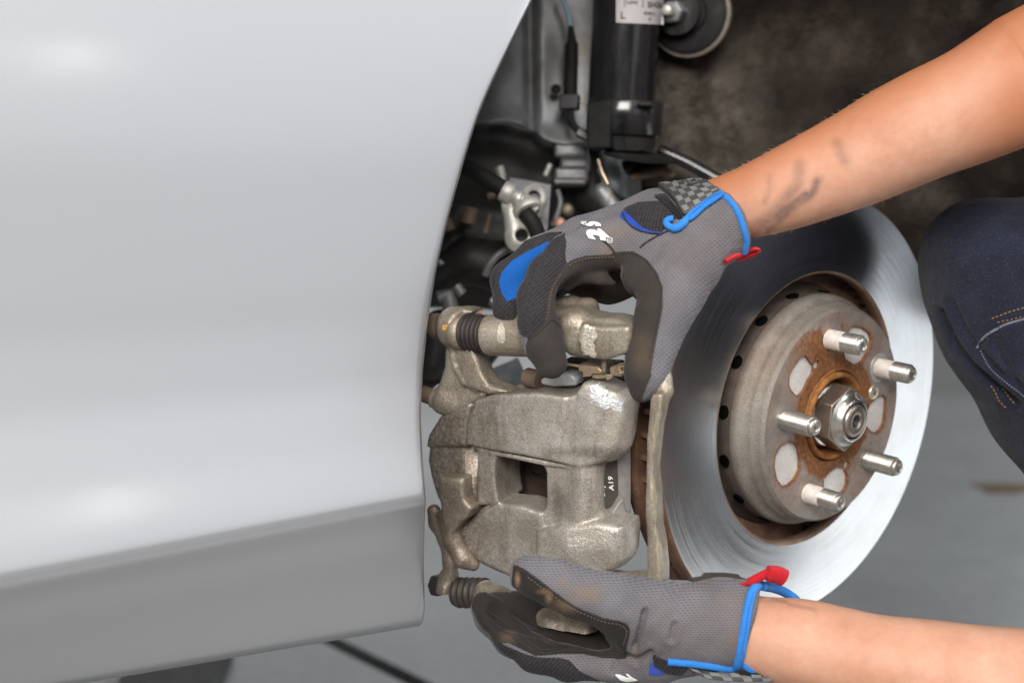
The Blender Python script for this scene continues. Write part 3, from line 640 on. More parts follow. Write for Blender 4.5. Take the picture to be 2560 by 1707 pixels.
# brake hose with its crimped end, ring bracket and run downwards
bh = empty('brake_hose', P(1310, 520, -250), 'black brake hose with a pale zinc fitting held in a ring bracket', 'hose')
zh = -250; V, Fc = tube(smooth_path([P(*qa(200, 1090), zh-60), P(*qa(345, 1170), zh-30), P(*qa(480, 1245), zh), P(*qa(630, 1335), zh)]), rad(22, zh), 16); link('hose', V, Fc, M_RUBBER, bh)
d_ = unit(P(*qa(850, 1470), zh) - P(*qa(610, 1340), zh)); s0 = P(*qa(620, 1340), zh)
V, Fc = revolve([(-8, 18), (-8, 27), (0, 30), (18, 30), (24, 26), (27, 20), (33, 19), (36, 25), (46, 25), (49, 19), (54, 19), (57, 24), (68, 24), (72, 18), (100, 16)], s0, d_, 28); link('crimped_fitting', V, Fc, M_ZINC, bh)
V, Fc = revolve([(-12, 26), (-12, 40), (-6, 43), (6, 43), (12, 40), (12, 27), (4, 25), (-4, 25)], P(*qb(845, 320), zh), unit((.35, -.75, .55)), 36, closed=True); link('ring', V, Fc, M_ZINC, bh)
def f_(fl):
    fl.cyl(P(*qb(735, 270), zh-18), P(*qb(735, 270), zh), 34, rnd=4); fl.cone(P(*qb(715, 330), zh-12), P(*qb(760, 540), zh-12), 22, 30, 10); fl.cyl(P(*qb(785, 520), zh-26), P(*qb(785, 520), zh+4), 42, rnd=6); fl.box(P(*qb(830, 585), zh-16), np.eye(3), (40, 12, 10), 5, 10)
    fl.cyl(P(*qb(797, 508), zh-40), P(*qb(797, 508), zh+30), 17, rnd=1, k=3, sub=True)
sdf_obj('bracket', P(1210, 650, zh-60), P(1380, 470, zh+40), 3.5, f_, M_ZINC, bh)
V, Fc = tube(smooth_path([P(*qb(815, 335), zh+6), P(*qb(850, 370), zh+16), P(*qb(890, 430), zh+16), P(*qb(925, 520), zh+10), P(*qb(960, 640), zh), P(*qb(985, 800), zh-30)]), rad(20, zh), 16); link('hose', V, Fc, M_RUBBER, bh)
V, Fc = tube(smooth_path([P(*qb(965, 545), zh), P(*qb(975, 600), zh), P(*qb(985, 680), zh)]), 14, 10); link('tag', V, Fc, simple('dull_pink_tag', (.30, .17, .14), .6), bh)
# mounting plate behind the fitting, with its welded nut ring
mp_ = empty('hose_mounting_plate', P(1340, 520, -330), 'dull grey steel mounting plate with a round welded ring behind the hose fitting', 'bracket')
V, Fc = prism([P(x/2.8+1040, y/2.8, -330) for x, y in ((650, 1235), (950, 1290), (940, 1420), (925, 1600), (880, 1720), (640, 1660), (620, 1420))], (0, 0, -14)); link('plate', V, Fc, simple('dull_grey_steel', (.11, .11, .115), .5, .3), mp_, bevel=3)
V, Fc = revolve([(0, 18), (0, 34), (16, 34), (20, 28), (16, 18)], P(*qb(885, 225), -320), unit((.1, .1, 1)), 28, closed=True); link('weld_ring', V, Fc, M_ZINC, mp_)
# steel bracket and dark carriers
BROWNM = simple('rust_brown_metal', (.16, .11, .08), .7, .2, .35, 60, .4)
sb = empty('subframe_mount', P(1430, 470, -640), 'stepped grey steel mount hanging under the inner apron', 'mount')
def f_(fl):
    z = -640; I = np.eye(3)
    fl.box(P(*qa(1085, 1060), z), I, (50, 22, 34), 9, 6); fl.box(P(*qa(1110, 1150), z-10), I, (44, 28, 34), 12, 8); fl.box(P(*qa(1085, 1235), z), I, (50, 22, 40), 8, 8); fl.box(P(*qa(1060, 1283), z+16), I, (52, 8, 46), 4, 8)
sdf_obj('mount_body', P(1380, 500, -720), P(1480, 345, -560), 4, f_, DULL, sb)
V, Fc = tube([P(*qa(905, 1230), -590), P(*qa(940, 1150), -590)], [8, 9], 10); link('bolt', V, Fc, M_ZINC, sb)
V, Fc = tube([P(*qa(580, 1170), -620), P(*qa(600, 1230), -620), P(*qa(610, 1330), -620)], [14, 12, 10], 10); link('bolt', V, Fc, M_ZINC, sb)
su = empty('subframe', P(1280, 700, -900), 'oily black subframe and arms deep inside the wheel arch', 'subframe')
def f_(fl):
    fl.chain([(1060, 330, -740, 26), (1180, 345, -740, 40), (1260, 352, -740, 36), (1330, 375, -740, 38), (1420, 400, -760, 40), (1520, 430, -760, 50)], 40)
    fl.chain([(1060, 430, -820, 110), (1250, 450, -840, 100), (1480, 500, -840, 90)], 40); fl.chain([(1480, 380, -720, 40), (1480, 480, -720, 46), (1560, 560, -700, 50), (1700, 560, -700, 44)], 30)
    fl.chain([(1040, 560, -820, 90), (1300, 620, -860, 100), (1420, 640, -860, 80)], 40); fl.chain([(1000, 690, -820, 80), (1240, 700, -840, 70), (1340, 690, -840, 50)], 30)
sdf_obj('cross_member', P(900, 860, -1010), P(1790, 270, -600), 10, f_, DARKM, su)
V, Fc = tube(smooth_path([P(*qa(1700, 1050), -560), P(*qa(1900, 1140), -540), P(*qa(2130, 1270), -520), P(*qa(2500, 1480), -500)]), 19, 14); link('tie_rod', V, Fc, M_STRUT, su)
V, Fc = tube([P(*qa(1470, 1180), -520), P(*qa(1620, 1150), -500), P(*qa(1760, 1130), -500)], [46, 40, 26], 14, squash=(np.array([0, 1., 0]), .5)); link('lower_seat', V, Fc, DARKM, su)
V, Fc = tube([P(*qa(1500, 1250), -480), P(*qa(1600, 1215), -480), P(*qa(1720, 1190), -480), P(*qa(1800, 1235), -480)], [14, 26, 28, 14], 12, squash=(np.array([0, 1., 0]), .6)); link('casting', V, Fc, BROWNM, su)
kn = empty('steering_knuckle', P(1270, 760, -420), 'dark oily knuckle with rubber boot and pale bolts behind the raised hand', 'knuckle')
def f_(fl):
    fl.cone(P(*qb(700, 760), -480), P(*qb(420, 700), -480), 82, 60, 30); fl.cone(P(*qb(420, 700), -480), P(*qb(170, 830), -480), 60, 44, 30); fl.cone(P(*qb(330, 360), -520), P(*qb(160, 560), -520), 50, 46, 30); fl.cone(P(*qb(180, 1180), -420), P(*qb(120, 1500), -420), 44, 40, 20)
sdf_obj('knuckle_body', P(1020, 960, -600), P(1330, 500, -360), 6, f_, DARKM, kn)
V, Fc = tube(smooth_path([P(*qb(520, 810), -395), P(*qb(560, 720), -385), P(*qb(640, 640), -385), P(*qb(760, 590), -395)]), 11, 10); link('boot_clamp', V, Fc, DULL, kn)
for pts, r, mt in ((((170, 985), (240, 960), (260, 1060)), 30, DULL), (((300, 890), (350, 950)), 20, DULL), (((230, 390), (260, 470)), 18, BROWNM), (((420, 300), (390, 420)), 26, BROWNM), (((520, 490), (560, 350)), 10, BROWNM), (((170, 700), (200, 730)), 12, DULL), (((540, 220), (600, 200)), 14, BROWNM), (((560, 1000), (640, 1030)), 20, DULL), (((455, 1085), (500, 1090)), 10, simple('copper_stub', (.45, .22, .16), .5, .3))):
    V, Fc = tube([P(*qb(*q), -400) for q in pts], r*.8, 12); link('bolt', V, Fc, mt, kn)
sb2 = empty('strut_bracket', P(1510, 500, -400), 'bent grey steel bracket ear below the shock absorber clamp', 'bracket')
def f_(fl):
    fl.chain([(1505, 480, -420, 22), (1535, 520, -410, 20), (1548, 550, -410, 14)], 10); fl.chain([(1500, 425, -420, 8), (1512, 450, -420, 8), (1530, 500, -400, 9), (1550, 545, -400, 8)], 6)
    fl.cone(P(1545, 515, -440), P(1552, 530, -360), 6, 6, 2, sub=True)
sdf_obj('bracket_ear', P(1470, 590, -470), P(1590, 395, -360), 3, f_, DULL, sb2)
V, Fc = tube(smooth_path([P(*qa(1275, 1120), -400), P(*qa(1300, 1200), -390), P(*qa(1345, 1290), -385)]), [5]*17, 8); link('pale_edge', V, Fc, M_TAN, sb2)  # tan strip stands in for the highlight along the bracket edge
V, Fc = tube(smooth_path([P(*qa(990, 1330), -560), P(*qa(1010, 1430), -560), P(*qa(960, 1580), -560)]), 9, 8); tag(link('brake_pipe', V, Fc, DULL, base=P(*qa(960, 1580), -560)), 'thin dull grey brake pipe running down behind the hose bracket', 'pipe')
for px, py, r, col, nm, lb in ((*z1(1000, 880), 17, (.46, .24, .18), 'copper_plug', 'small blurred copper pink plug behind the raised glove knuckles'), (*z1(1110, 690), 17, (.17, .14, .09), 'brass_bolt', 'small blurred brass brown bolt head above the copper plug')):
    c = P(px, py, -480); V, Fc = revolve([(-20, r), (0, r), (8, r*.8), (10, r*.4), (10, .1)], c, unit((-.2, .1, 1)), 20, cap=False); tag(link(nm, V, Fc, simple(nm+'_metal', col, .5, .3), base=c), lb, 'bolt')
# things visible in the openings between caliper and bracket
pl = empty('shield_plate', P(1260, 960, -420), 'blue grey steel shield plate with a dark hole behind the upper caliper arm', 'plate')
V, Fc = prism([P(*z3(x, y), -420) for x, y in ((930, 1080), (1130, 985), (1330, 905), (1420, 850), (1500, 1020), (1530, 1090), (1500, 1300), (1230, 1420), (1000, 1400), (900, 1230))], (0, 0, -20)); link('plate', V, Fc, simple('blue_grey_steel', (.085, .10, .115), .5, .3), pl, bevel=4)
V, Fc = revolve([(0, 19), (2, 19), (2, .1)], P(*z3(1245, 1160), -418), unit((0, .3, 1)), 24, cap=False); link('hole', V, Fc, M_DARKPRINT, pl)
lk = empty('lower_link', P(1190, 880, -450), 'dark suspension link crossing behind the bracket lug', 'link')
V, Fc = tube([P(*z3(1130, 700), -450), P(*z3(960, 900), -450), P(*z3(840, 1150), -450)], [22, 24, 26], 12); link('link_bar', V, Fc, DARKM, lk)
V, Fc = boxv(P(*z3(210, 860), -470), [unit((1, .12, 0)), unit((-.12, 1, 0)), np.array([0, 0, 1.])], (60, 112, 20)); link('dust_guard', V, Fc, simple('brown_grey_guard', (.075, .062, .055), .6), lk, bevel=8)
# ------------------------------------------------------------------ brake disc on its hub (radii and tilt solved from the photograph's ellipses)
DC = np.array([744.2, -170.1, 0.0]); DN = unit((.65053, -.16814, .74063)); DU = unit((.75133, 0, -.65993)); DV = np.cross(DN, DU)
FR = (DC, (DU, DV, DN))
DC0 = DC
disc = empty('brake_disc', DC - DV*543, 'large polished brake disc with rusty hub face and five wheel studs', 'brake disc')
RO, RI, HA, HR = 543, 342, 74, 266
def dk(a, r, t): return DC + a*DN + r*(math.cos(t)*DU + math.sin(t)*DV)
def dv(name, prof, mat, parent=disc, seg=180, **k):
    V, Fc = revolve_f(prof, seg, **k); return link(name, V, Fc, mat, parent, frame=FR)
def revolve_f(prof, seg=180, closed=False, cap=False, a0=0):
    t = np.linspace(0, 2*np.pi, seg, endpoint=False); ring = np.cos(t)[:, None]*DU + np.sin(t)[:, None]*DV
    V = np.concatenate([DC + a*DN + r*ring for a, r in prof]); Fc = []; m = len(prof)
    for i in range(m if closed else m-1):
        j = (i+1) % m
        for k in range(seg): k2 = (k+1) % seg; Fc.append((i*seg+k, i*seg+k2, j*seg+k2, j*seg+k))
    return V, Fc
# outer friction ring, vanes between, inner friction ring
o = dv('friction_ring', [(0, RI+7), (0, RO-7)], M_DISC)
dv('outer_edge', [(0, RO-7), (-2, RO-3), (-7, RO), (-36, RO), (-38, RO-10), (-38, RI+4)], M_RUSTEDGE)
dv('inner_lip', [(-38, RI+4), (-30, RI-1), (-10, RI-1), (-3, RI+1), (0, RI+7)], M_LIP)
dv('inner_friction_ring', [(-74, RI-30), (-74, RO-8), (-76, RO-2), (-104, RO-2), (-108, RO-10), (-108, 250)], M_RUSTEDGE)
mb = MB()
for k in range(60):
    t = 2*math.pi*k/60; e1 = math.cos(t)*DU + math.sin(t)*DV; e2 = -math.sin(t)*DU + math.cos(t)*DV
    V, Fc = boxv(DC + -56*DN + (RI+RO)/2*e1, (e1, e2, DN), ((RO-RI)/2 - 14, 6, 19)); mb.add(V, Fc)
mb.build('cooling_vane', M_RUSTEDGE, disc, frame=FR, smooth=False, kind='stuff')
# hat: wall steps in towards the face
dv('hat_foot', [(-104, RI-28), (-76, RI-30), (-70, RI-36), (-62, 297), (-40, 294), (-12, 293), (-8, 289)], M_HATFOOT)
dv('hat_wall', [(-12, 286), (-9, 292), (-2, 293), (8, 291), (16, 286), (20, 279), (34, 276), (44, 275), (48, 271), (62, 270), (68, 268), (HA, 262)], M_HATWALL)
# dark cooling holes round the foot of the hat
h0 = None
for k in range(15):
    t = math.radians(108.5 + 24*k); c = dk(-28, 296, t); e1 = math.cos(t)*DU + math.sin(t)*DV; e2 = -math.sin(t)*DU + math.cos(t)*DV
    u_ = unit(e1); w_ = np.cross(e2, u_); a = np.linspace(0, 2*np.pi, 18, endpoint=False)
    V = np.concatenate([c + u_*2 + 17*np.cos(a)[:, None]*e2 + 14*np.sin(a)[:, None]*w_, c - u_*6 + 16*np.cos(a)[:, None]*e2 + 13*np.sin(a)[:, None]*w_])
    link('cooling_hole', V, [tuple(range(18))] + [(i, (i+1) % 18, (i+1) % 18+18, i+18) for i in range(18)], M_HOLE, disc, frame=FR)
# face with its bore, five seat rings, five wide openings and three small holes
STUD0 = .63; RS = 201; BORE = 118
stud_t = [STUD0 + 2*math.pi*k/5 for k in range(5)]
def st2(r, t): return np.array([r*math.cos(t), r*math.sin(t)])
wins = []
def disc2(px, py, a=HA):
    o = np.array([0, 0, F]); d = np.array([px-1280, 853.5-py, -F]); c = DC + a*DN; q = o + d*(((c-o) @ DN)/(d @ DN)) - c; return np.array([q@DU, q@DV])
# openings through which the pale hub plate shows, traced one by one (they are worn to different outlines)
for pts in ([z*1 for z in [(640, 715), (700, 800), (755, 870), (752, 960), (680, 1080), (610, 1230), (530, 1290), (480, 1250), (425, 1190), (410, 1100), (430, 960), (500, 860), (570, 760)]],):
    pass
z6 = rg(1900, 760, 5.6)
TR = [[(640, 712), (690, 790), (752, 870), (752, 960), (690, 1060), (620, 1210), (545, 1290), (490, 1262), (440, 1200), (412, 1130), (415, 1010), (470, 900), (560, 770)],
      [(1330, 305), (1440, 330), (1530, 400), (1562, 480), (1552, 600), (1500, 690), (1440, 800), (1350, 850), (1285, 820), (1200, 770), (1180, 690), (1210, 560), (1215, 450), (1260, 350)],
      [(1650, 1300), (1720, 1268), (1765, 1320), (1762, 1470), (1745, 1640), (1700, 1740), (1640, 1800), (1560, 1780), (1490, 1700), (1500, 1520), (1545, 1400), (1600, 1350)]]
TRG = [[(960, 420), (1010, 425), (1035, 470), (1048, 560), (1045, 620), (1010, 690), (960, 735), (920, 742), (880, 690), (862, 600), (870, 520), (905, 455)],
       [(1320, 598), (1370, 610), (1392, 670), (1390, 720), (1370, 770), (1340, 800), (1300, 815), (1250, 800), (1218, 750), (1220, 690), (1260, 640)]]
WIN = [np.array([disc2(*z6(*p)) for p in w]) for w in TR] + [np.array([disc2(*qg(*p)) for p in w]) for w in TRG]
HOLES = [disc2(*qf(1168, 1312)), disc2(*qg(1385, 585)), disc2(*qg(1120, 10))]
n_ = 230; t_ = np.linspace(0, 2*np.pi, n_, endpoint=False); rr_ = np.linspace(BORE, 262, 74)
GP = np.array([[r*math.cos(t), r*math.sin(t)] for r in rr_ for t in t_])
dw = np.min([poly_sd(w, GP) for w in WIN] + [np.linalg.norm(GP - h, axis=1) - (11 if i < 2 else -50) for i, h in enumerate(HOLES)], axis=0)
cl = np.min([np.linalg.norm(GP - st2(RS, t), axis=1) for t in stud_t], axis=0)/300.0
Tq = []
for i in range(73):
    for k in range(n_): a, b, c, d = i*n_+k, i*n_+(k+1) % n_, (i+1)*n_+(k+1) % n_, (i+1)*n_+k; Tq += [(a, b, c), (a, c, d)]
Tq = np.array(Tq); V3 = DC + HA*DN + GP[:, 0:1]*DU + GP[:, 1:2]*DV
# cut openings exactly
PV, PF = patch(V3, Tq, np.repeat(DN[None], len(V3), 0), -dw, off=0.0, edge=7)
pc = PV - DC; p2 = np.stack([pc@DU, pc@DV], 1)
dw2 = np.min([poly_sd(w, p2) for w in WIN] + [np.linalg.norm(p2 - h, axis=1) - (11 if i < 2 else -50) for i, h in enumerate(HOLES)], axis=0)
cl2 = np.min([np.linalg.norm(p2 - st2(RS, t), axis=1) for t in stud_t], axis=0)/300.0
link('hat_face', PV, PF, M_HATFACE, disc, frame=FR, attrs={'clean': cl2, 'hole': np.maximum(dw2, 0)*U, 'zone': np.clip(1.15 - np.abs((np.degrees(np.arctan2(p2[:, 1], p2[:, 0])) - 118 + 180) % 360 - 180)/62, .25, 1)})
dv('bore_wall', [(HA, BORE), (HA+2, BORE-3), (HA-6, BORE-5), (HA-40, BORE-6)], M_BORE, seg=96)
dv('hub_plate', [(HA-9, 256), (HA-9, BORE-6)], M_HUBPLATE, seg=96)
# hub flange centre: rusty rim, deep bore, hub nut and shaft
hub = empty('wheel_hub', DC - DN*20, 'rusty wheel hub with large hexagonal steel nut in the centre of the disc', 'hub')
dv('hub_rim', [(HA-30, BORE-7), (HA+6, BORE-8), (HA+10, BORE-12), (HA+10, BORE-18), (HA+4, BORE-23), (HA-40, BORE-26), (HA-44, 20)], M_BORE, hub, 96)
dv('washer', [(HA-40, 78), (HA-10, 80), (HA-6, 76), (HA-6, 20)], M_NUTBRIGHT, hub, 64)
NO = 8.0
def hexp(r, t0): return [(r*math.cos(t0+i*math.pi/3), r*math.sin(t0+i*math.pi/3)) for i in range(6)]
def pf(pts, a): return np.array([DC + a*DN + x*DU + y*DV for x, y in pts])
V, Fc = prism(pf(hexp(82, .576), HA+43), -DN*62); link('hub_nut', V, Fc, M_NUT, hub, frame=FR, bevel=3)
dv('nut_collar', [(HA+42, 69), (HA+47, 64), (HA+50, 57), (HA+60, 54), (HA+64, 51), (HA+64, 45), (HA+52, 44)], M_NUTBRIGHT, hub, 64)
dv('shaft_end', [(HA+45, 42), (HA+62, 42), (HA+69, 37), (HA+70, 20), (HA+66, 16), (HA+52, 4), (HA+52, .1)], M_NUT, hub, 48)
a = np.linspace(0, 2*np.pi, 20, endpoint=False)
V, Fc = revolve_f([(HA+65.5, 15.5), (HA+54, 5), (HA+54, .1)], 20); link('centre_drill', V, Fc, M_BLACKPLASTIC, hub, frame=FR)
# studs: root paste, threads cut as rings, domed tip
def stud(k, t, paste):
    c0 = dk(HA-8, RS, t); s = empty('wheel_stud', c0); s.parent = disc; s.location = c2w(c0) - wloc(disc)
    def rv(prof, seg=24):
        return revolve(prof, c0, DN, seg, cap=False)
    V, Fc = rv([(0, 24.5), (50 if paste else 20, 24), (52 if paste else 22, 21)]); link('shank', V, Fc, M_STUDPASTE if paste == 1 else M_STUD, s)
    pr = []; x = 52 if paste else 22
    while x < 95: pr += [(x, 20.8), (x+2.6, 24.8), (x+3.4, 24.8), (x+6.2, 20.8)]; x += 6.8
    pr += [(98, 22), (104, 20), (107, 17), (108, 12), (104.5, 9), (104, .1)]
    V, Fc = rv(pr); link('thread', V, Fc, M_STUD, s)
    if k == 0: V, Fc = revolve([(7.5, 26), (9.2, 26), (9.2, 37), (7.5, 38)], c0, DN, 32, cap=False); link('seat_ring', V, Fc, simple('rubbed_grey', (.40, .385, .37), .5, .5, .15, 150), s)
for k, t in enumerate(stud_t): stud(k, t, (1, 1, 0, 1, 0)[k])
# countersunk cross-head screw
sc2 = disc2(*z6(1590, 1235), HA+2); cS = DC + (HA+2)*DN + sc2[0]*DU + sc2[1]*DV
sw = empty('retaining_screw', cS); sw.parent = disc; sw.location = c2w(cS) - wloc(disc)
V, Fc = revolve([(-3, 19), (1, 18.5), (3.5, 16), (4, 9), (4, .1)], cS, DN, 32, cap=False); link('screw_head', V, Fc, M_SCREW, sw)
for ang in (.5, .5+math.pi/2):
    e1 = math.cos(ang)*DU + math.sin(ang)*DV; e2 = np.cross(DN, e1); V, Fc = boxv(cS + 4.3*DN, (e1, e2, DN), (8, 2.0, .4)); link('cross_slot', V, Fc, M_DARKPRINT, sw, smooth=False)

# pressed steel dust shield between the disc and the suspension
V, Fc = revolve_f([(-150, 60), (-150, 505), (-146, 512), (-141, 512), (-141, 508), (-145, 500), (-145, 60)], 120); link('dust_shield', V, Fc, DARKM, kn)
# ------------------------------------------------------------------ brake caliper, drawn clear of the disc by the two hands
CO = P(1580, 1100, 430); CS = unit((.866, -.05, .50)); CT = unit(CUP - CS*(CUP@CS)); CH = np.cross(CS, CT)
def loc(px, py, h=0.0):
    o = np.array([0, 0, F]); d = np.array([px-1280, 853.5-py, -F]); c = CO + h*CH; q = o + d*(((c-o)@CH)/(d@CH)) - CO; return np.array([q@CS, q@CT, h])
def lw(q): q = np.asarray(q, float); return CO + q[..., 0:1]*CS + q[..., 1:2]*CT + q[..., 2:3]*CH
def bend(s_): d = s_ - BEND0; return np.where(d > 0, .08*d + .00035*d*d, -.05*d)      # the face is crowned: it falls away to both sides
BEND0 = 0.0; BEND0 = loc(*qc(1225, 1000))[0]; BENT = [True]
def lpoly(fn, pts, h=0.0):
    out = []
    for p in pts:
        q = loc(*fn(*p), h)
        if BENT[0]:
            for _ in range(3): q = loc(*fn(*p), h - float(bend(q[0])))
        out.append(q[:2])
    return np.array(out)
def LP(px, py, h=0.0): return lw(loc(px, py, h))
I3 = np.eye(3)
cal = empty('brake_caliper', LP(*q0(1200, 1440), -60), 'grimy cast metal brake caliper with its bracket held between two gloved hands', 'brake caliper')
def caliper_field():
    fl = Field((-660, -420, -330), (90, 250, 75), 4.0)
    # upper block
    up = lpoly(qc, [(410, 1330), (420, 1150), (478, 945), (640, 900), (1030, 880), (1240, 912), (1440, 900), (1600, 885), (1615, 870), (1680, 875), (1730, 960), (1735, 1050), (1715, 1190)]) 
    up = np.concatenate([up, lpoly(qd, [(1700, 80), (1635, 180), (1525, 255), (1450, 290), (1300, 285), (1060, 232), (900, 200), (650, 160), (430, 112)])])
    fl.poly(up, -105, 0, 8, 3)
    # raised rear edge of the block, seen above the face
    fl.poly(lpoly(qc, [(480, 960), (620, 900), (880, 812), (1040, 842), (1330, 826), (1700, 835), (1790, 900), (1790, 1100), (500, 1250)], -70), -160, -72, 16, 10)
    # bump with the bright scrape, swelling of the right lobe
    fl.poly(lpoly(qc, [(1350, 880), (1390, 800), (1450, 785), (1530, 800), (1590, 860), (1600, 930), (1590, 1010), (1440, 960), (1360, 905)], 6), -80, 10, 16, 22)
    c = loc(*qc(1500, 1150)); fl.cone(c + (0, 30, -50), c + (0, -40, -50), 60, 58, 22)
    # facet across the middle of the face and the narrow groove rib
    a = loc(*qc(1240, 930), 0); b = loc(*qc(1200, 1130), 0); fl.cone(a + (0, 0, -3), b + (0, 0, -4), 5, 4, 6)
    # column between the windows
    fl.poly(lpoly(qd, [(1050, 270), (1528, 270), (1500, 350), (1484, 430), (1482, 560), (1518, 680), (1618, 800), (1000, 860), (1070, 690), (1088, 600), (1085, 330)], -22), -78, -20, 12, 9)
    c1 = loc(*qd(1350, 330)); c2 = loc(*qd(1350, 760)); fl.cone(c1 + (0, 0, -46), c2 + (0, 0, -46), 40, 40, 12)
    # lower block: two lobes
    fl.poly(lpoly(qd, [(1000, 840), (1180, 795), (1350, 780), (1515, 765), (1615, 780), (1723, 800), (1737, 880), (1721, 1080), (1655, 1165), (1535, 1205), (1450, 1190), (1000, 1200)]), -115, 2, 13, 6)
    c1 = loc(*qd(1300, 990)); c2 = loc(*qd(1560, 985)); fl.cone(c1 + (0, 0, -48), c2 + (0, 0, -50), 58, 54, 20)
    fl.poly(lpoly(qd, [(390, 760), (520, 650), (640, 600), (860, 606), (1060, 676), (1080, 860), (1050, 1240), (860, 1300), (620, 1200), (480, 1130), (330, 1010), (250, 900), (300, 800)]), -120, -16, 22, 9)
    # piston housing, its wall beside the window and the big rounded back
    fl.poly(lpoly(qd, [(480, 120), (640, 190), (655, 400), (680, 620), (480, 640)]), -150, -16, 8, 6)
    c1 = loc(*qd(250, 130)); fl.cyl(c1 + (60, -95, -150), c1 + (-10, -95, -150), 128, rnd=26, k=20)
    fl.poly(lpoly(qd, [(90, 60), (430, 100), (430, 660), (330, 760), (230, 700), (150, 560), (100, 400), (70, 250)], -30), -200, -34, 22, 10)
    # left shoulder of the upper block runs down behind the bracket
    fl.poly(lpoly(qc, [(190, 1080), (300, 1010), (430, 960), (470, 980), (430, 1200), (420, 1344), (70, 1344), (90, 1240)], -22), -150, -22, 14, 6)
    # ridge under the block
    fl.poly(lpoly(qd, [(410, 90), (660, 160), (1060, 235), (1300, 285), (1310, 310), (1080, 292), (820, 235), (640, 200), (520, 170)], -10), -110, -12, 6, 6)
    # window right through
    fl.poly(lpoly(qd, [(668, 235), (800, 252), (930, 285), (1030, 300), (1068, 325), (1080, 350), (1084, 600), (1066, 668), (1040, 670), (870, 612), (700, 590), (690, 560), (668, 400)], -20), -400, 80, 4, 6, sub=True)
    return fl
fl = caliper_field()
V, Q = fl.mesh(1); V[:, 2] -= bend(V[:, 0]) * np.clip((V[:, 2]+150)/100, 0, 1)
V += 1.1*(RNG.random((len(V), 1))-.5)*np.array([0, 0, 1.])
CALB = Surf(lw(V), Q)
gp = proj(CALB.V); gcal = np.clip((1360 - gp[:, 0])/260, 0, .8);  # left side darkened: the body panel's shade painted into the casting colour
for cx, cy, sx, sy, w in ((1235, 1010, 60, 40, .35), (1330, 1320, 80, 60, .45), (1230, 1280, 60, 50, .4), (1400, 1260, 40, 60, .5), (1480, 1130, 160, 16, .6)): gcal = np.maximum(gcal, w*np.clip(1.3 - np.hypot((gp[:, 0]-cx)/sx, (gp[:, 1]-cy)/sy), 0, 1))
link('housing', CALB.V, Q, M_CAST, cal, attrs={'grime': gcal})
# inside the window: walls, shims, pads and a clip, each its own piece
def lbox(name, c, half, mat, bevel=2, axes=(CS, CT, CH), parent=cal): 
    V, Fc = boxv(lw(np.asarray(c)), axes, half); return link(name, V, Fc, mat, parent, bevel=bevel)
wc = loc(*qd(870, 440), -90)
lbox('pad_backing_plate', wc + (-60, 0, -40), (7, 95, 50), M_PADSHIM); lbox('brake_pad', wc + (-44, 0, -46), (9, 88, 46), M_FRICTION)
lbox('piston_face', wc + (-78, 0, -60), (8, 80, 60), M_PADSHIM); lbox('pad_spacer', wc + (0, 6, -96), (44, 90, 8), simple('deep_brown_shim', (.07, .045, .035), .5, .3))
V, Fc = tube([lw(wc + (0, 12, -62)), lw(wc + (22, 8, -58)), lw(wc + (64, 26, -54))], 5, 8, squash=(CT, .7)); link('pad_spring', V, Fc, M_BLACKPLASTIC, cal)
V, Fc = tube(smooth_path([lw(wc + (4, -70, -66)), lw(wc + (10, -54, -62)), lw(wc + (34, -52, -60)), lw(wc + (80, -60, -58))]), 4.5, 8); link('pad_spring', V, Fc, M_PADSHIM, cal)
# outer pad seen in the notch between the fingers, with its moulded letters
pc_ = loc(*qd(1690, 430), -96); pl_o = lw(pc_)
def padpt(px, py, lift):
    o = np.array([0, 0, F]); d = np.array([px-1280, 853.5-py, -F]); n = PADN; c = pl_o + n*lift; return o + d*(((c-o)@n)/(d@n))
PADN = unit(CS*.80 + CH*.60)
def padpoly(pts, lift=0): return [padpt(*qd(*p), lift) for p in pts]
V, Fc = prism(padpoly([(1490, 40), (1806, 20), (1808, 640), (1798, 820), (1490, 800)])[::-1], -PADN*16); link('pad_backing_plate', V, Fc, M_PADPLATE, cal, bevel=2)
V, Fc = prism(padpoly([(1500, 240), (1640, 240), (1692, 210), (1700, 520), (1642, 625), (1585, 648), (1500, 655)], 5)[::-1], -PADN*8); pad = link('pad_insulator', V, Fc, M_PADSHIM, cal, bevel=1)
text_on(padpt, 'A19', qd(1662, 490), (-1.8, -21.5), (-17, -1), M_WHITE, pad, bold=.012, thick=5.8)
text_on(padpt, 'IKIJ', qd(1588, 540), (-1.8, -20), (-15, -1), M_WHITE, pad, bold=.012, thick=5.8)
V, Fc = prism(padpoly([(1640, 700), (1700, 600), (1740, 560), (1760, 640), (1790, 760), (1700, 790)], 4)[::-1], -PADN*6); link('pad_ear', V, Fc, M_PADPLATE, cal, bevel=2)
# bright scraped facet on the bump
sdw = CALB.sd([qc(*p) for p in [(1480, 815), (1545, 805), (1590, 850), (1600, 900), (1660, 910), (1740, 960), (1748, 1010), (1690, 1030), (1600, 1010), (1500, 985), (1452, 940), (1470, 870)]])
n3 = np.array([math.sin(v[0]*.21+v[1]*.13)+math.sin(v[1]*.37-v[0]*.29) for v in CALB.V]); PV, PF = biggest(*patch(CALB.V, CALB.T, CALB.N, sdw + n3*3.2, .8, 2)); link('scraped_facet', PV, PF, M_CASTW, cal)
sdw = CALB.sd([qd(*p) for p in [(415, 180), (440, 150), (482, 170), (480, 230), (490, 400), (488, 560), (480, 625), (450, 600), (412, 540)]])
PV, PF = patch(CALB.V, CALB.T, CALB.N, sdw, 1.5, 3); link('broken_casting_edge', PV, PF, M_CASTX, cal)
BENT[0] = False
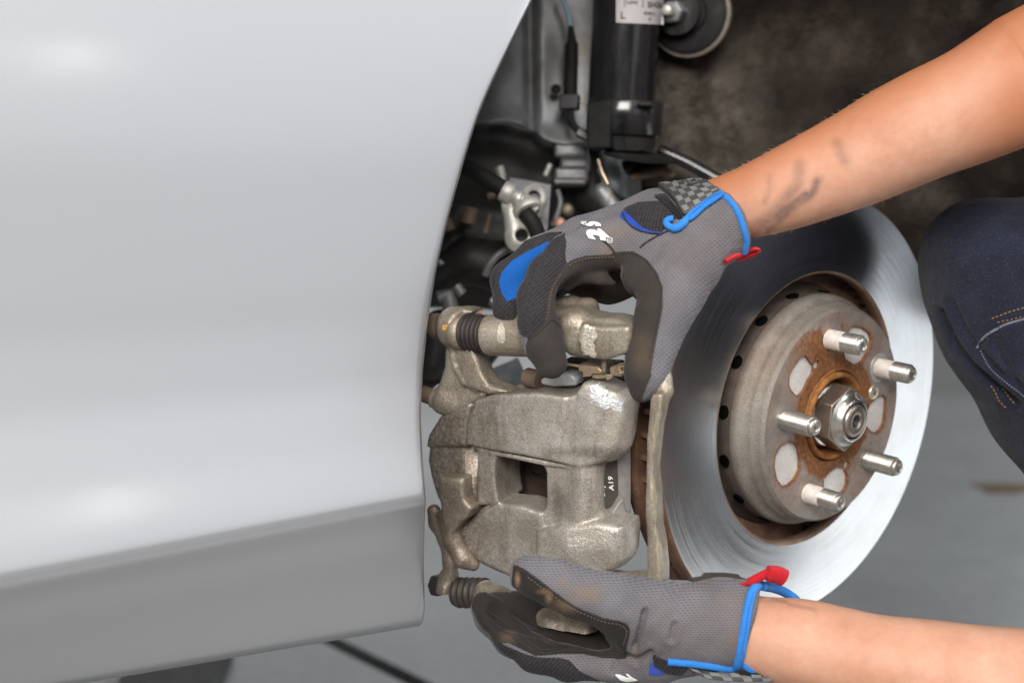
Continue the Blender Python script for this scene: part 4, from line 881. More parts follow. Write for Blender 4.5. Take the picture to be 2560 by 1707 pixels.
# --- mounting bracket: left lug, curved arm, upper arm with facets, lower arm, outer tie bar
fl = Field((-680, -440, -260), (140, 480, 110), 4.0)
def lc(fn, pts, k=14): 
    q = [(loc(*fn(x, y), h), r) for x, y, h, r in pts]
    for (a, r1), (b, r2) in zip(q[:-1], q[1:]): fl.cone(a, b, r1, r2, k)
# lug with pin boss and arm curving down to the housing
a = loc(*z3(560, 450), -40); fl.cyl(a + (-26, 0, -16), a + (26, 0, 0), 50, rnd=12, k=10)
fl.poly(lpoly(z3, [(430, 230), (560, 178), (720, 190), (790, 230), (640, 310), (600, 420), (610, 640), (560, 660), (540, 850), (580, 1010), (660, 1180), (770, 1290), (1000, 1360), (960, 1420), (520, 1600), (350, 1520), (285, 1300), (335, 1150), (385, 1000), (400, 560), (365, 450), (395, 300)], -40), -96, -40, 9, 6)
fl.poly(lpoly(z3, [(590, 650), (690, 705), (790, 745), (840, 870), (910, 1080), (1010, 1240), (1200, 1310), (1320, 1350), (1000, 1390), (740, 1290), (640, 1130), (570, 960), (530, 850), (545, 665)], -22), -84, -22, 10, 7)
lc(z3, [(560, 400, -42, 9), (535, 640, -38, 10), (530, 850, -34, 10), (570, 1000, -32, 10), (680, 1190, -34, 9), (860, 1310, -40, 8)], 8)
lc(qc, [(250, 930, -70, 40), (330, 960, -72, 36), (500, 900, -66, 22)], 14)
# dark lug at the lower left, and arm down to the lower pin
fl.poly(lpoly(qd, [(200, 375), (400, 385), (415, 560), (478, 640), (440, 720), (380, 760), (280, 900), (230, 760), (200, 560)], 0), -60, 6, 10, 6)
lc(qd, [(250, 700, -24, 20), (310, 900, -20, 22), (400, 1060, -20, 22), (480, 1110, -26, 16)], 14)
lc(qd, [(150, 660, -30, 17), (180, 760, -30, 20), (250, 900, -30, 18), (290, 1080, -32, 18), (290, 1340, -34, 20)], 12)
a = loc(*qe(190, 310), -36); fl.cyl(a + (-18, 0, 0), a + (14, 0, 0), 36, rnd=8, k=8); fl.cone(a + (0, 30, -4), a + (0, -34, 0), 24, 30, 12)
# lower boss that the fingers close on
lc(qe, [(420, 345, -10, 36), (600, 450, 20, 40), (820, 535, 40, 42), (1000, 580, 46, 37)], 10); a = loc(*qe(1020, 580), 48); fl.cyl(a + (-40, 6, 0), a + (14, 0, 6), 32, rnd=12, k=10)
# upper arm: round ear, faceted block, ridge behind
a = loc(*z3(1000, 545), -28); b = loc(*z3(1500, 545), -24); fl.cyl(a, b + (60, 0, 0), 48, rnd=9, k=5)
fl.poly(lpoly(z3, [(1130, 520), (1240, 470), (1600, 470), (1600, 740), (1250, 740), (1140, 700)], 22), -40, 20, 6, 6)
fl.poly(lpoly(qc, [(840, 215), (870, 170), (1150, 190), (1350, 195), (1420, 225), (1530, 250), (1640, 252), (1815, 300), (1812, 420), (1775, 540), (1700, 560), (1560, 610), (1420, 592), (1300, 560), (1270, 480), (1150, 520), (880, 480), (830, 300)], -10), -90, -2, 16, 6)
fl.poly(lpoly(qc, [(1400, 290), (1560, 320), (1800, 318), (1808, 420), (1780, 545), (1620, 600), (1540, 600), (1400, 560), (1370, 440)], 18), -60, 26, 9, 7)
c = loc(*qc(1330, 400), -6); fl.cone(c + (0, 22, -10), c + (0, -10, -8), 40, 36, 12)
lc(qc, [(1150, 165, -110, 22), (1300, 155, -110, 24), (1450, 170, -106, 22), (1490, 215, -90, 16)], 12)
a = loc(*qc(1590, 640), -6); fl.cone(a + (0, 20, 0), a + (-4, -16, 0), 8, 7, 6)
# outer tie bar
bar = [z5(1400, 480), z5(1540, 470), z5(1500, 700), z5(1442, 950), z5(1412, 1250), z5(1382, 1568), qd(1988, 500), qd(2000, 800), qd(2028, 950), qd(2050, 1150), qd(2050, 1300), qd(1935, 1300), qd(1938, 900), qd(1920, 700), qd(1928, 400), z5(1320, 1100), z5(1352, 800), z5(1368, 560)]
bar = np.array([loc(*p, 34)[:2] for p in bar]); fl.poly(bar, -22, 34, 5, 5)
lc(qc, [(2050, 930, -4, 14), (2085, 860, -10, 18), (2085, 760, -16, 16), (2050, 640, -30, 18), (1900, 500, -40, 26), (1790, 440, -40, 30)], 10)
lc(qd, [(1990, 1230, 0, 20), (1900, 1240, -40, 22), (1700, 1250, -60, 24), (1400, 1300, -60, 30)], 10)
V, Q = fl.mesh(1); V += .9*(RNG.random((len(V), 1))-.5)*np.array([0, 0, 1.]); BRK = Surf(lw(V), Q)
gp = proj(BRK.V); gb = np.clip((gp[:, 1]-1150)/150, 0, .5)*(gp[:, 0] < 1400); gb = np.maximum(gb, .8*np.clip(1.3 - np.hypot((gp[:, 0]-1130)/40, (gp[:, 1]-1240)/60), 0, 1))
link('mounting_bracket', BRK.V, Q, M_CASTD, cal, attrs={'grime': gb})
# golden worn edge along the tie bar
sdw = BRK.sd([z5(1495, 480), z5(1560, 480), z5(1530, 720), z5(1475, 960), z5(1440, 1250), z5(1412, 1568), qd(2012, 500), qd(2026, 800), qd(2056, 950), qd(2076, 1250), qd(2046, 1250), qd(2026, 950), qd(1996, 800), qd(1980, 500), z5(1376, 1568), z5(1404, 1250), z5(1430, 950), z5(1486, 700)]) + 2.2*np.sin(BRK.V[:, 1]*.043) + 1.2*np.sin(BRK.V[:, 1]*.17)
PV, PF = patch(BRK.V, BRK.T, BRK.N, sdw, .6, 2); link('tie_bar_plating', PV, PF, M_GOLD, cal)
sdw = BRK.sd([z3(370, 405), z3(450, 400), z3(545, 402), z3(545, 460), z3(460, 472), z3(370, 480)]); PV, PF = patch(BRK.V, BRK.T, BRK.N, sdw, .5, 1); link('paint_mark', PV, PF, M_ORANGEMARK, cal)
for pts in ([(1385, 330), (1480, 310), (1520, 350), (1505, 460), (1500, 590), (1440, 575), (1385, 540), (1370, 440)],):
    sdw = BRK.sd([qc(*p) for p in pts]); n3 = np.array([math.sin(v[0]*.19+v[1]*.16)+math.sin(v[1]*.31-v[0]*.27) for v in BRK.V]); PV, PF = patch(BRK.V, BRK.T, BRK.N, sdw + n3*3, .6, 2); link('rubbed_facet', PV, PF, simple('rubbed_casting', (.62, .57, .48), .36, .55, .25, 250, .8, 600, .001), cal)
sdw = BRK.sd([z3(*p) for p in [(1160, 400), (1205, 360), (1245, 470), (1250, 620), (1220, 660), (1150, 650), (1130, 560)]]); PV, PF = patch(BRK.V, BRK.T, BRK.N, sdw, .6, 2); link('rubbed_facet', PV, PF, bpy.data.materials['rubbed_casting'], cal)
# rubber bellows on the guide pins
def boot(name, a, b, r, n, mat):
    d = b - a; L = np.linalg.norm(d); pr = [(-2, .1), (-2, r*.9)]
    for i in range(n): x = L*i/n; w = L/n; pr += [(x+w*.05, r*.80), (x+w*.28, r*.97), (x+w*.5, r), (x+w*.72, r*.97), (x+w*.95, r*.80)]
    pr += [(L+2, r*.8), (L+2, .1)]; V, Fc = revolve(pr, a, d, 40, cap=False); return link(name, V, Fc, mat, cal)
a = LP(*z3(690, 500), -34); b = LP(*z3(1000, 530), -30)
boot('guide_pin_boot', a, b, 44, 5, M_BOOT)
V, Fc = revolve([(-28, .1), (-28, 40), (-24, 43), (-2, 44), (2, 40), (2, .1)], a, b-a, 36, cap=False); link('boot_collar', V, Fc, M_CASTD, cal, bevel=0)
a2 = LP(*qe(245, 330), -30); b2 = LP(*qe(420, 335), -24); boot('guide_pin_boot', a2, b2, 38, 5, M_BOOT)
# bolts: bleed bolt at the left, lower and upper pin heads
def bolt(name, px, py, h, r, L, d, mat=M_CASTD, hexn=0):
    c = LP(px, py, h); pr = [(0, .1), (0, r), (L*.75, r), (L, r*.82), (L, .1)]; V, Fc = revolve(pr, c, d, hexn or 24, cap=False); return link(name, V, Fc, mat, cal, smooth=not hexn)
bolt('guide_bolt', *z3(350, 420), -56, 30, 26, -CS, BROWNM); bolt('guide_bolt', *qe(150, 290), -44, 28, 26, -CS, M_BOOT, 6)
bolt('banjo_bolt', *z3(300, 1440), -50, 20, 60, unit(-CS + .25*CT), BROWNM); V, Fc = revolve([(0, .1), (0, 25), (10, 25), (12, 20), (12, .1)], LP(*z3(300, 1440), -50), unit(-CS + .25*CT), 24, cap=False); link('bolt_collar', V, Fc, M_CASTD, cal)
# tan spring clips between arm and block
def clip(pts, h, depth, th=3.0):
    p = [LP(*q, h) for q in pts]; p = np.array(p); g = np.array([[q - CH*d for q in p] for d in (depth, 0)]); V, Fc = sheet(g, th); return link('pad_clip', V, Fc, M_TAN, cal, bevel=0)
clip([z5(*p) for p in [(365, 85), (660, 112), (690, 170), (740, 195), (760, 170)]], -6, 60)
V, Fc = prism([LP(*z5(*p), -4) for p in [(360, 90), (640, 108), (690, 150), (700, 190), (560, 190), (545, 225), (425, 240), (430, 165), (385, 160)]], -CH*8); link('pad_clip', V, Fc, M_TAN, cal, bevel=1)
V, Fc = prism([LP(*z5(*p), -10) for p in [(560, 195), (840, 205), (845, 245), (770, 290), (755, 250), (640, 265), (560, 250)]], -CH*10); link('pad_clip', V, Fc, M_TAN, cal, bevel=1)
V, Fc = prism([LP(*z5(*p), -8) for p in [(810, 100), (920, 62), (915, 170), (985, 175), (975, 235), (850, 215), (815, 190)]], -CH*12); link('pad_clip', V, Fc, M_TAN, cal, bevel=1)
V, Fc = tube(smooth_path([LP(*z5(*p), -4) for p in [(935, 78), (1010, 70), (1060, 100), (1050, 150), (1010, 155), (985, 110), (950, 105)]]), 5, 8, squash=(CH, 4)); link('pad_clip', V, Fc, M_TAN, cal)
V, Fc = tube(smooth_path([LP(*z5(*p), -2) for p in [(210, 55), (300, 70), (380, 84)]]), 3, 6); link('pad_clip', V, Fc, M_TAN, cal)
# pale machined block end and brown sleeve under the finger tip
V, Fc = tube([LP(*z3(1560, 1130), -70), LP(*z3(1740, 1180), -60)], 22, 18); link('sleeve', V, Fc, BROWNM, cal)
V, Fc = prism([LP(*z3(*p), -50) for p in [(1735, 1160), (1900, 1120), (2060, 1075), (2170, 1090), (2235, 1160), (2240, 1260), (1900, 1275), (1740, 1240)]], -CH*60); link('machined_pad_end', V, Fc, simple('pale_machined_face', (.46, .465, .48), .5, .2, .1, 300, .3), cal, bevel=6)
V, Fc = boxv(LP(*qc(1480, 700), -120), (CS, CT, CH), (70, 26, 30)); link('pad_spring', V, Fc, M_PADSHIM, cal, bevel=4)
V, Fc = tube([LP(*qc(1560, 815), -150), LP(*qc(1840, 812), -150)], 24, 16); link('pad_pin', V, Fc, BROWNM, cal)
# ------------------------------------------------------------------ person: two bare forearms in work gloves, jeans knee, dark shirt
per = empty('person', c2w(np.array([0., 0, 0]))*0 + P(2750, 1700, 60), 'crouching person with bare forearms, grey and blue work gloves and dark jeans, gripping the caliper', 'person')
per.location.z = 0
def edges(top, bot, zf, n=9, fx=q0):
    """limb given by its two outlines: centres and half widths"""
    t = smooth_path([[*fx(*p), 0] for p in top], n)[:, :2]; b = smooth_path([[*fx(*p), 0] for p in bot], n)[:, :2]
    C = []; R = []
    for i, (p, q) in enumerate(zip(t, b)):
        u = i/(len(t)-1); z = zf(u); c = P(*((p+q)/2), z); C.append(c); R.append(rad(np.linalg.norm(p-q)/2, z))
    return np.array(C), np.array(R)
C1, R1 = edges([(1560, 440), (1645, 408), (1720, 372), (1800, 330), (1930, 258), (2020, 205), (2110, 160), (2220, 105), (2352, 18)],
               [(1650, 580), (1724, 546), (1790, 534), (1870, 514), (2000, 472), (2080, 440), (2150, 410), (2260, 372), (2400, 320)], lambda u: 310 + 130*u)
up1 = [(2700, 122, 445, 166), (2850, 10, 430, 172), (2960, -270, 300, 190), (3020, -700, 60, 215)]
P1 = np.concatenate([C1[:-1], [P(*q[:3]) for q in up1]]); r1 = np.concatenate([R1[:-1], [rad(q[3], q[2]) for q in up1]])
C2, R2 = edges([(1690, 1362), (1745, 1370), (1830, 1376), (1920, 1394), (2020, 1412), (2150, 1424), (2260, 1436), (2400, 1446)],
               [(1690, 1540), (1760, 1556), (1850, 1584), (1930, 1606), (2010, 1630), (2120, 1665), (2230, 1706), (2380, 1760)], lambda u: 360 + 150*u)
up2 = [(2760, 1700, 520, 190), (2990, 1560, 420, 200), (3150, 900, 240, 215), (3230, 200, 120, 225), (3240, -300, 60, 230)]
P2 = np.concatenate([C2, [P(*q[:3]) for q in up2]]); r2 = np.concatenate([R2, [rad(q[3], q[2]) for q in up2]])
def limb(p, r, n=3, seg=56):
    q = smooth_path(np.concatenate([p, r[:, None]], 1), n); return q[:, :3], q[:, 3]
mb = MB(); hair_src = []
for p, r in ((P1, r1), (P2, r2)):
    q, rr = limb(p, r); V, Fc = tube(q, rr, 64); mb.add(V, Fc); hair_src.append((q, rr))
# neck and head continue the same body above the shirt
V, Fc = tube(smooth_path([P(3120, -640, 40), P(3080, -900, 60), P(3040, -1060, 90)]), [150]*17, 28); mb.add(V, Fc)
hd = P(3000, -1250, 120); t = np.linspace(0, np.pi, 22); prof = []
for a in t: prof.append((-math.cos(a)*330, max(.1, math.sin(a)*(245 - 30*math.cos(a+.4)))))
V, Fc = revolve(prof, hd, unit(CUP), 40, cap=False); mb.add(V, Fc)
fd = unit(np.array([-.8, -.35, -.3])); sd_ = unit(np.cross(CUP, fd))
V, Fc = tube([hd + fd*225 + CUP*30, hd + fd*262 - CUP*20, hd + fd*285 - CUP*50, hd + fd*240 - CUP*70], [16, 26, 36, 22], 14); mb.add(V, Fc)
for s in (-1, 1):
    V, Fc = tube([hd + sd_*s*236 + CUP*50, hd + sd_*s*252 - CUP*0, hd + sd_*s*236 - CUP*60], [18, 30, 16], 12, squash=(sd_, .5)); mb.add(V, Fc)
body_V = np.concatenate(mb.v); pp = proj(body_V); front = np.ones(len(body_V))
def stroke(pts, w): 
    d = np.full(len(body_V), 1e9); p = smooth_path([[*qh(*q), 0] for q in pts], 5)[:, :2]
    for a, b in zip(p[:-1], p[1:]): q, _ = seg_d(pp, a, b); d = np.minimum(d, np.linalg.norm(q, axis=1))
    return np.clip(1.25 - d/(1.35*w), 0, 1)**1.5
smear = np.zeros(len(body_V))
# the greasy streaks on the inner forearm follow hand creases; the mesh is finer there
link_body_attrs = {}
HAIRS = []
def finer(V, Fc, q): return V, Fc
BODY = (mb, body_V)
# fine forearm: resample so that the smears keep their outline
def tube_fine(q, rr, seg, rows):
    d = np.concatenate([[0], np.cumsum(np.linalg.norm(np.diff(q, axis=0), axis=1))]); s = np.linspace(0, d[-1], rows)
    p = np.stack([np.interp(s, d, q[:, i]) for i in range(3)], 1); return tube(p, np.interp(s, d, rr), seg)
mb2 = MB()
q, rr = hair_src[0]; V, Fc = tube_fine(q, rr, 150, 340); mb2.add(V, Fc)
q, rr = hair_src[1]; V, Fc = tube_fine(q, rr, 110, 240); mb2.add(V, Fc)
for v, f in zip(mb.v[2:], range(2, len(mb.v))): pass
off = len(mb.v[0]) + len(mb.v[1]); rest = np.concatenate(mb.v[2:]); rf = [tuple(i-off for i in f) for f in mb.f if min(f) >= off]; mb2.add(rest, rf)
body_V = np.concatenate(mb2.v); pp = proj(body_V)
for pts, w, s in ([(430, 1150), (425, 1240), (395, 1320)], 9, .55), ([(630, 1080), (610, 1190), (540, 1290), (430, 1420), (330, 1490)], 17, .75), ([(740, 1180), (700, 1270), (560, 1370), (420, 1500)], 12, .85), ([(520, 1360), (440, 1420)], 14, 1.0), ([(870, 930), (890, 1000), (925, 1050)], 15, .7), ([(660, 1270), (540, 1360), (410, 1450)], 10, 1.0), ([(980, 770), (940, 860)], 8, .25), ([(770, 1170), (750, 1210)], 9, .4), ([(320, 1480), (300, 1530)], 12, .6):
    smear = np.maximum(smear, s*stroke(pts, w)) if len(smear) == len(body_V) else s*stroke(pts, w)
for pts, w, s in ([(2660, 990), (2790, 1000)], 8, .5),: pass
smx = [(1980, 372), (2100, 385), (2200, 402)]
for pts, w, s in ([qe(2080, 372), qe(2170, 385), qe(2190, 400), qe(2352, 432)], 7, .6), ([qe(2020, 365), qe(2100, 400)], 10, .35):
    d = np.full(len(body_V), 1e9)
    for a, b in zip(pts[:-1], pts[1:]): q, _ = seg_d(pp, np.array(a), np.array(b)); d = np.minimum(d, np.linalg.norm(q, axis=1))
    smear = np.maximum(smear, s*np.clip(1.15 - d/w, 0, 1))
tan_shade = np.clip((pp[:, 0]-2380)/150, 0, 1)*.75*(pp[:, 1] < 700)
# outer side of the forearm: suntan, with the wheel arch's shade painted in
d1, t1 = seg_d(pp, np.array(q0(1640, 415)), np.array(q0(2352, 20))); lowd = d1 @ unit(np.array([.48, .87])); tan_shade = np.maximum(tan_shade, .9*np.clip(1 - lowd/125, 0, 1)*(pp[:, 1] < 800))
body = mb2.build('body', M_SKIN, per, attrs={'smear': smear, 'tan': tan_shade})
# arm hairs: short fine tapered strands along the lit outline
hb = MB()
for (q, rr), cnt in ((hair_src[0], 900), (hair_src[1], 140)):
    for _ in range(cnt):
        i = RNG.integers(2, max(3, int(len(q)*.62))); a = RNG.random()*2*np.pi; tdir = unit(q[min(i+1, len(q)-1)] - q[i-1]); u = unit(np.cross(tdir, (0, 0, 1))); v = np.cross(tdir, u)
        n = math.cos(a)*u + math.sin(a)*v; p0 = q[i] + (q[i+1]-q[i])*RNG.random() + n*(rr[i]-.5); L = 6 + 10*RNG.random(); lean = unit(-tdir*.55 + n*.55 + RNG.normal(0, .25, 3))
        p1 = p0 + lean*L*.5; p2 = p0 + lean*L*.9 - tdir*L*.25; w = np.cross(lean, (0, 0, 1)); w = unit(w)*.2
        hb.add([p0-w, p0+w, p1+w*.6, p1-w*.6, p2], [(0, 1, 2, 3), (3, 2, 4)])
hb.build('arm_hair', M_HAIR, per, kind='stuff')
# ------------------------------------------------------------------ gloves
def uvplane(V): return np.stack([V[:, 0]*.94 + V[:, 2]*.34, V[:, 1]], 1)
def glove_part(S, name, pts, mat, parent, off=2.0, edge=3.0, attrs=None, uvr=0, front=-.25, extra=None, vis=26):
    sd = S.sd(pts, front) if pts is not None else np.full(len(S.V), -9.)
    if vis:                       # cloth hidden behind another finger belongs to other pieces
        o = Vector((0, 0, F))
        for i in np.nonzero(sd < 4)[0]:
            d = Vector(S.V[i]) - o; h = S.bvh.ray_cast(o, d.normalized())
            if h[0] is not None and h[3] < d.length - vis: sd[i] = max(sd[i], 6.0)
    if extra is not None: sd = np.maximum(sd, extra)
    PV, PF = biggest(*patch(S.V, S.T, S.N, sd, off, edge))
    u = uvplane(PV)
    if uvr: c, s_ = math.cos(uvr), math.sin(uvr); u = u @ np.array([[c, -s_], [s_, c]])
    return link(name, PV, PF, mat, parent, uv=u, attrs=attrs(PV) if attrs else None)
def piping(S, name, pts, r, mat, parent, lift=0, n=5, seg=8):
    p = S.line(pts, lift, n); V, Fc = tube(p, r, seg); return link(name, V, Fc, mat, parent, uv=uvplane(V))
def stitches(S, name, pts, mat, parent, lift=1.5, r=1.3, step=7, dash=4):
    p = S.line(pts, lift, 6); d = np.concatenate([[0], np.cumsum(np.linalg.norm(np.diff(p, axis=0), axis=1))]); mb = MB(); s = 0
    while s + dash < d[-1]:
        a, b = ([np.interp(x, d, p[:, i]) for i in range(3)] for x in (s, s+dash)); V, Fc = tube([a, b], r, 5); mb.add(V, Fc); s += step
    return mb.build(name, mat, parent, kind='stuff')
grime_shade = lambda blobs: (lambda V: {'grime': np.max([np.clip(1.2 - np.linalg.norm((proj(V) - np.array(c))/np.array(s), axis=1), 0, 1)*w for c, s, w in blobs], axis=0)})
M_THREADO2 = simple('brown_thread', (.13, .095, .07), .9, 0, .2, 300, 0)
# ---------- upper hand: thumb down the near side, index finger over the arm, other fingers behind
g1 = empty('glove', P(1620, 650, 250)); g1.parent = per; g1.location = c2w(P(1620, 650, 250)) - wloc(per)
fl = Field((P(1180, 1080, 300)*np.array([1, 1, 0]) + (0, 0, -40)), (P(1960, 400, 300)*np.array([1, 1, 0]) + (60, 30, 560)), 4.2)
# back of the hand and heel, layered into depth
fl.chain([(1885, 545, 330, 84), (1790, 560, 335, 88), (1640, 585, 335, 80), (1490, 618, 335, 62)], 40)
fl.chain([(1800, 540, 250, 92), (1640, 560, 235, 78), (1460, 600, 240, 62)], 40)
fl.chain([(1760, 560, 170, 80), (1600, 590, 140, 66), (1440, 625, 130, 56)], 40)
fl.chain([(1700, 600, 110, 70), (1560, 640, 70, 60), (1450, 670, 50, 52)], 40)
fl.chain([(1620, 650, 190, 74), (1520, 690, 190, 60), (1450, 690, 200, 52)], 40)
# index
fl.chain([(1490, 618, 335, 60), (1425, 640, 355, 54), (1372, 690, 385, 49), (1345, 745, 408, 47), (1346, 800, 425, 46), (1358, 858, 432, 46), (1378, 905, 432, 40)], 20)
# middle, ring, little: seen edge on behind the index
fl.chain([(1440, 600, 250, 52), (1350, 640, 250, 48), (1275, 700, 262, 46), (1280, 770, 290, 44), (1310, 830, 300, 40)], 14)
fl.chain([(1430, 630, 150, 50), (1330, 680, 140, 44), (1290, 740, 150, 42), (1310, 800, 180, 38)], 14)
fl.chain([(1440, 670, 60, 44), (1370, 720, 60, 38), (1350, 770, 90, 34)], 14)
# thumb and its muscle
fl.chain([(1760, 600, 350, 78), (1715, 660, 385, 82), (1680, 730, 425, 76), (1650, 800, 455, 65), (1630, 870, 470, 54), (1616, 935, 472, 45), (1606, 978, 468, 27)], 34)
fl.chain([(1620, 640, 370, 46), (1590, 700, 410, 40)], 40)
# cuff stands a little off the wrist
fl.chain([(1885, 548, 318, 72), (1800, 560, 322, 86)], 20)
# cut the opening of the cuff
cutc = P(1831, 558, 330); cutn = unit(np.array([.92, .39, -.29])); fl.box(cutc + cutn*84, np.array([cutn, *basis(cutn)[:2]]), (86, 220, 220), 4, 10, sub=True)
# folds of cloth in the palm
fl.chain([(1420, 716, 350, 16), (1455, 690, 352, 20), (1500, 700, 345, 18), (1540, 722, 340, 14)], 12); fl.chain([(1440, 742, 335, 16), (1500, 738, 335, 20), (1560, 752, 345, 18)], 10)
# the hollow of the palm
for a, b, r in ((( 1470, 752, 340), (1560, 756, 340), 36), ((1450, 760, 400), (1540, 790, 420), 62), ((1500, 700, 400), (1540, 720, 410), 24)): fl.cone(P(*a), P(*b), r, r, 16, sub=True)
fl.cone(P(1425, 735, 380), P(1440, 820, 420), 26, 30, 12, sub=True)
V, Q = fl.mesh(3)
V += (np.array([1.6*math.sin(v[0]*.043+v[1]*.031)*math.sin(v[1]*.052-v[2]*.037) + .8*math.sin(v[0]*.11-v[1]*.09+v[2]*.07) for v in V]))[:, None]*np.array([.3, .6, .74])
S1 = Surf(V, Q)
gr1 = grime_shade([(qb(1500, 480), (60, 30), .35), (qb(1450, 620), (40, 26), .4), (qb(1700, 1400), (30, 50), .2)])
link('glove_back', S1.V, Q, M_MESH, g1, uv=uvplane(S1.V), attrs=gr1(S1.V))
# suede: thumb front, palm and forefinger sides
thumb_s = [qb(*p) for p in [(1470, 640), (1560, 630), (1640, 630), (1740, 690), (1820, 790), (1862, 900), (1860, 1050), (1840, 1150), (1790, 1400), (1765, 1560)]] + [qc(*p) for p in [(1990, 700), (1930, 830), (1885, 955), (1830, 960), (1760, 880), (1740, 600), (1760, 100)]] + [qb(*p) for p in [(1580, 1040), (1590, 900), (1520, 780)]]
glove_part(S1, 'thumb_patch', thumb_s, M_SUEDE, g1, 2.2, attrs=grime_shade([(qb(1700, 1400), (40, 60), .3)]), front=-.6)
palm_s = [qb(*p) for p in [(1130, 725), (1180, 690), (1290, 660), (1420, 655), (1520, 650), (1590, 760), (1640, 900), (1660, 1060), (1500, 1060), (1300, 1100), (1090, 1090), (1040, 1000), (1050, 960), (1015, 905), (1060, 800)]]
glove_part(S1, 'palm_patch', palm_s, M_SUEDE, g1, 1.6, front=-.95)
palm_in = [qb(*p) for p in [(1120, 800), (1250, 690), (1500, 680), (1600, 760), (1670, 900), (1680, 1080), (1400, 1080), (1060, 1080)]]
glove_part(S1, 'palm_inner', palm_in, M_PALMIN, g1, 1.2, front=-.6, extra=S1.V[:, 2]-372)
idx_k = [qb(*p) for p in [(1115, 500), (1135, 560), (1125, 640), (1130, 720), (1060, 800), (1010, 890), (985, 980), (975, 1080), (960, 1160), (905, 1230), (850, 1280), (760, 1240), (700, 1100), (740, 900), (850, 700), (1000, 560)]]
glove_part(S1, 'index_back', idx_k, M_KNIT, g1, 2.2)
idx_side = [qb(*p) for p in [(1130, 722), (1060, 802), (1010, 892), (985, 982), (975, 1082), (960, 1162), (905, 1232), (850, 1282), (830, 1340), (850, 1480), (930, 1600), (1110, 1620), (1180, 1500), (1160, 1300), (1100, 1150), (1080, 1000), (1060, 900), (1160, 800), (1290, 700), (1250, 680)]]
glove_part(S1, 'index_side', idx_side, M_SUEDE, g1, 1.4, front=-.7)
mid_k = [qb(*p) for p in [(1135, 480), (1125, 560), (1000, 640), (900, 740), (840, 880), (810, 1050), (850, 1250), (700, 1300), (560, 1250), (560, 960), (540, 800), (620, 660), (800, 560), (1000, 490)]]
ik = S1.sd(idx_k, -.9); dep = (S1.V[:, 2] - 352)      # only the fingers behind the index
glove_part(S1, 'middle_finger_back', mid_k, M_KNIT, g1, 1.6, front=-.9, extra=dep)
blue = [qb(*p) for p in [(1095, 540), (1060, 600), (950, 690), (880, 770), (830, 850), (805, 960), (690, 1010), (650, 950), (632, 860), (650, 790), (720, 710), (850, 630), (990, 560)]]
glove_part(S1, 'finger_gusset', blue, M_BLUE, g1, 3.4, front=-.5, extra=S1.V[:, 2]-352)
# wrist: knitted insert, lining, strap, binding, tab
glove_part(S1, 'wrist_lining', [z2(*p) for p in [(-20, 590), (60, 630), (240, 830), (400, 890), (560, 905), (545, 945), (420, 935), (250, 880), (60, 780), (-60, 690)]], M_NAVY, g1, 1.2)
glove_part(S1, 'knit_insert', [z2(*p) for p in [(-10, 575), (200, 490), (420, 470), (640, 480), (820, 690), (640, 740), (570, 860), (540, 895), (400, 885), (250, 830), (120, 700)]], M_KNIT, g1, 2.4, uvr=.6)
glove_part(S1, 'hook_tape', [z2(*p) for p in [(380, 260), (480, 330), (620, 440), (740, 570), (830, 700), (760, 730), (640, 600), (500, 470), (400, 380), (330, 300)]], M_HOOK, g1, 6)
STR = [z2(*p) for p in [(370, 265), (480, 275), (610, 385), (720, 500), (840, 690), (1000, 610), (1180, 490), (1330, 370), (1200, 260), (1050, 150), (700, 90), (500, 150)]]
strap = glove_part(S1, 'wrist_strap', STR, M_STRAP, g1, 13, 12)
# woven checks moulded on the strap
def z2o(p): return z2(*p)
cols = 7; rws = 5
A0 = [(560, 270), (1060, 190)]; 
def strap_uv(u, v):
    l = np.array([(520, 250), (640, 380), (745, 510), (850, 660)], float); r = np.array([(1010, 180), (1150, 260), (1290, 340), (1320, 380)], float)
    lu = np.array([np.interp(v*3, range(4), l[:, 0]), np.interp(v*3, range(4), l[:, 1])]); ru = np.array([np.interp(v*3, range(4), r[:, 0]), np.interp(v*3, range(4), r[:, 1])]); return z2(*(lu*(1-u)+ru*u))
mbk = MB()
for i in range(6):
    for j in range(7):
        if (i+j) % 2: continue
        q = [strap_uv((i+a)/6, (j+b)/7) for a, b in ((.04, .04), (.96, .04), (.96, .96), (.04, .96))]
        top_ = [S1.hit(*p) for p in q]; t3 = np.array([h + n*15.5 for h, n in top_]); b3 = np.array([h + n*11 for h, n in top_])
        mbk.add(np.concatenate([t3, b3]), [(0, 1, 2, 3), (0, 4, 5, 1), (1, 5, 6, 2), (2, 6, 7, 3), (3, 7, 4, 0)])
mbk.build('strap_check', M_CHECK, g1, smooth=False)
def spt(px, py, l): h, n = S1.hit(px, py); return h + n*(16.5 + l)
text_on(spt, 'Fast', z2(800, 205), (10.4*4.9*.62, 10.4*4.9*.40), (-22*.42*1.9, -11), M_STRAP, g1, bold=.03, thick=.6)
def gpt(px, py, l): h, n = S1.hit(px, py); return h + n*l
# printed letters on the back of the hand
tx = lambda s, o, ax, ay, b=.03, nm='printed_letter': text_on(gpt, s, o, ax, ay, M_WHITE, g1, name=nm, bold=b, thick=5.0, res=3)
tx('t', z1(1392, 972), (14, 66), (84, 12), .045); tx('s', z1(1300, 882), (34, 30), (88, 2), .035)
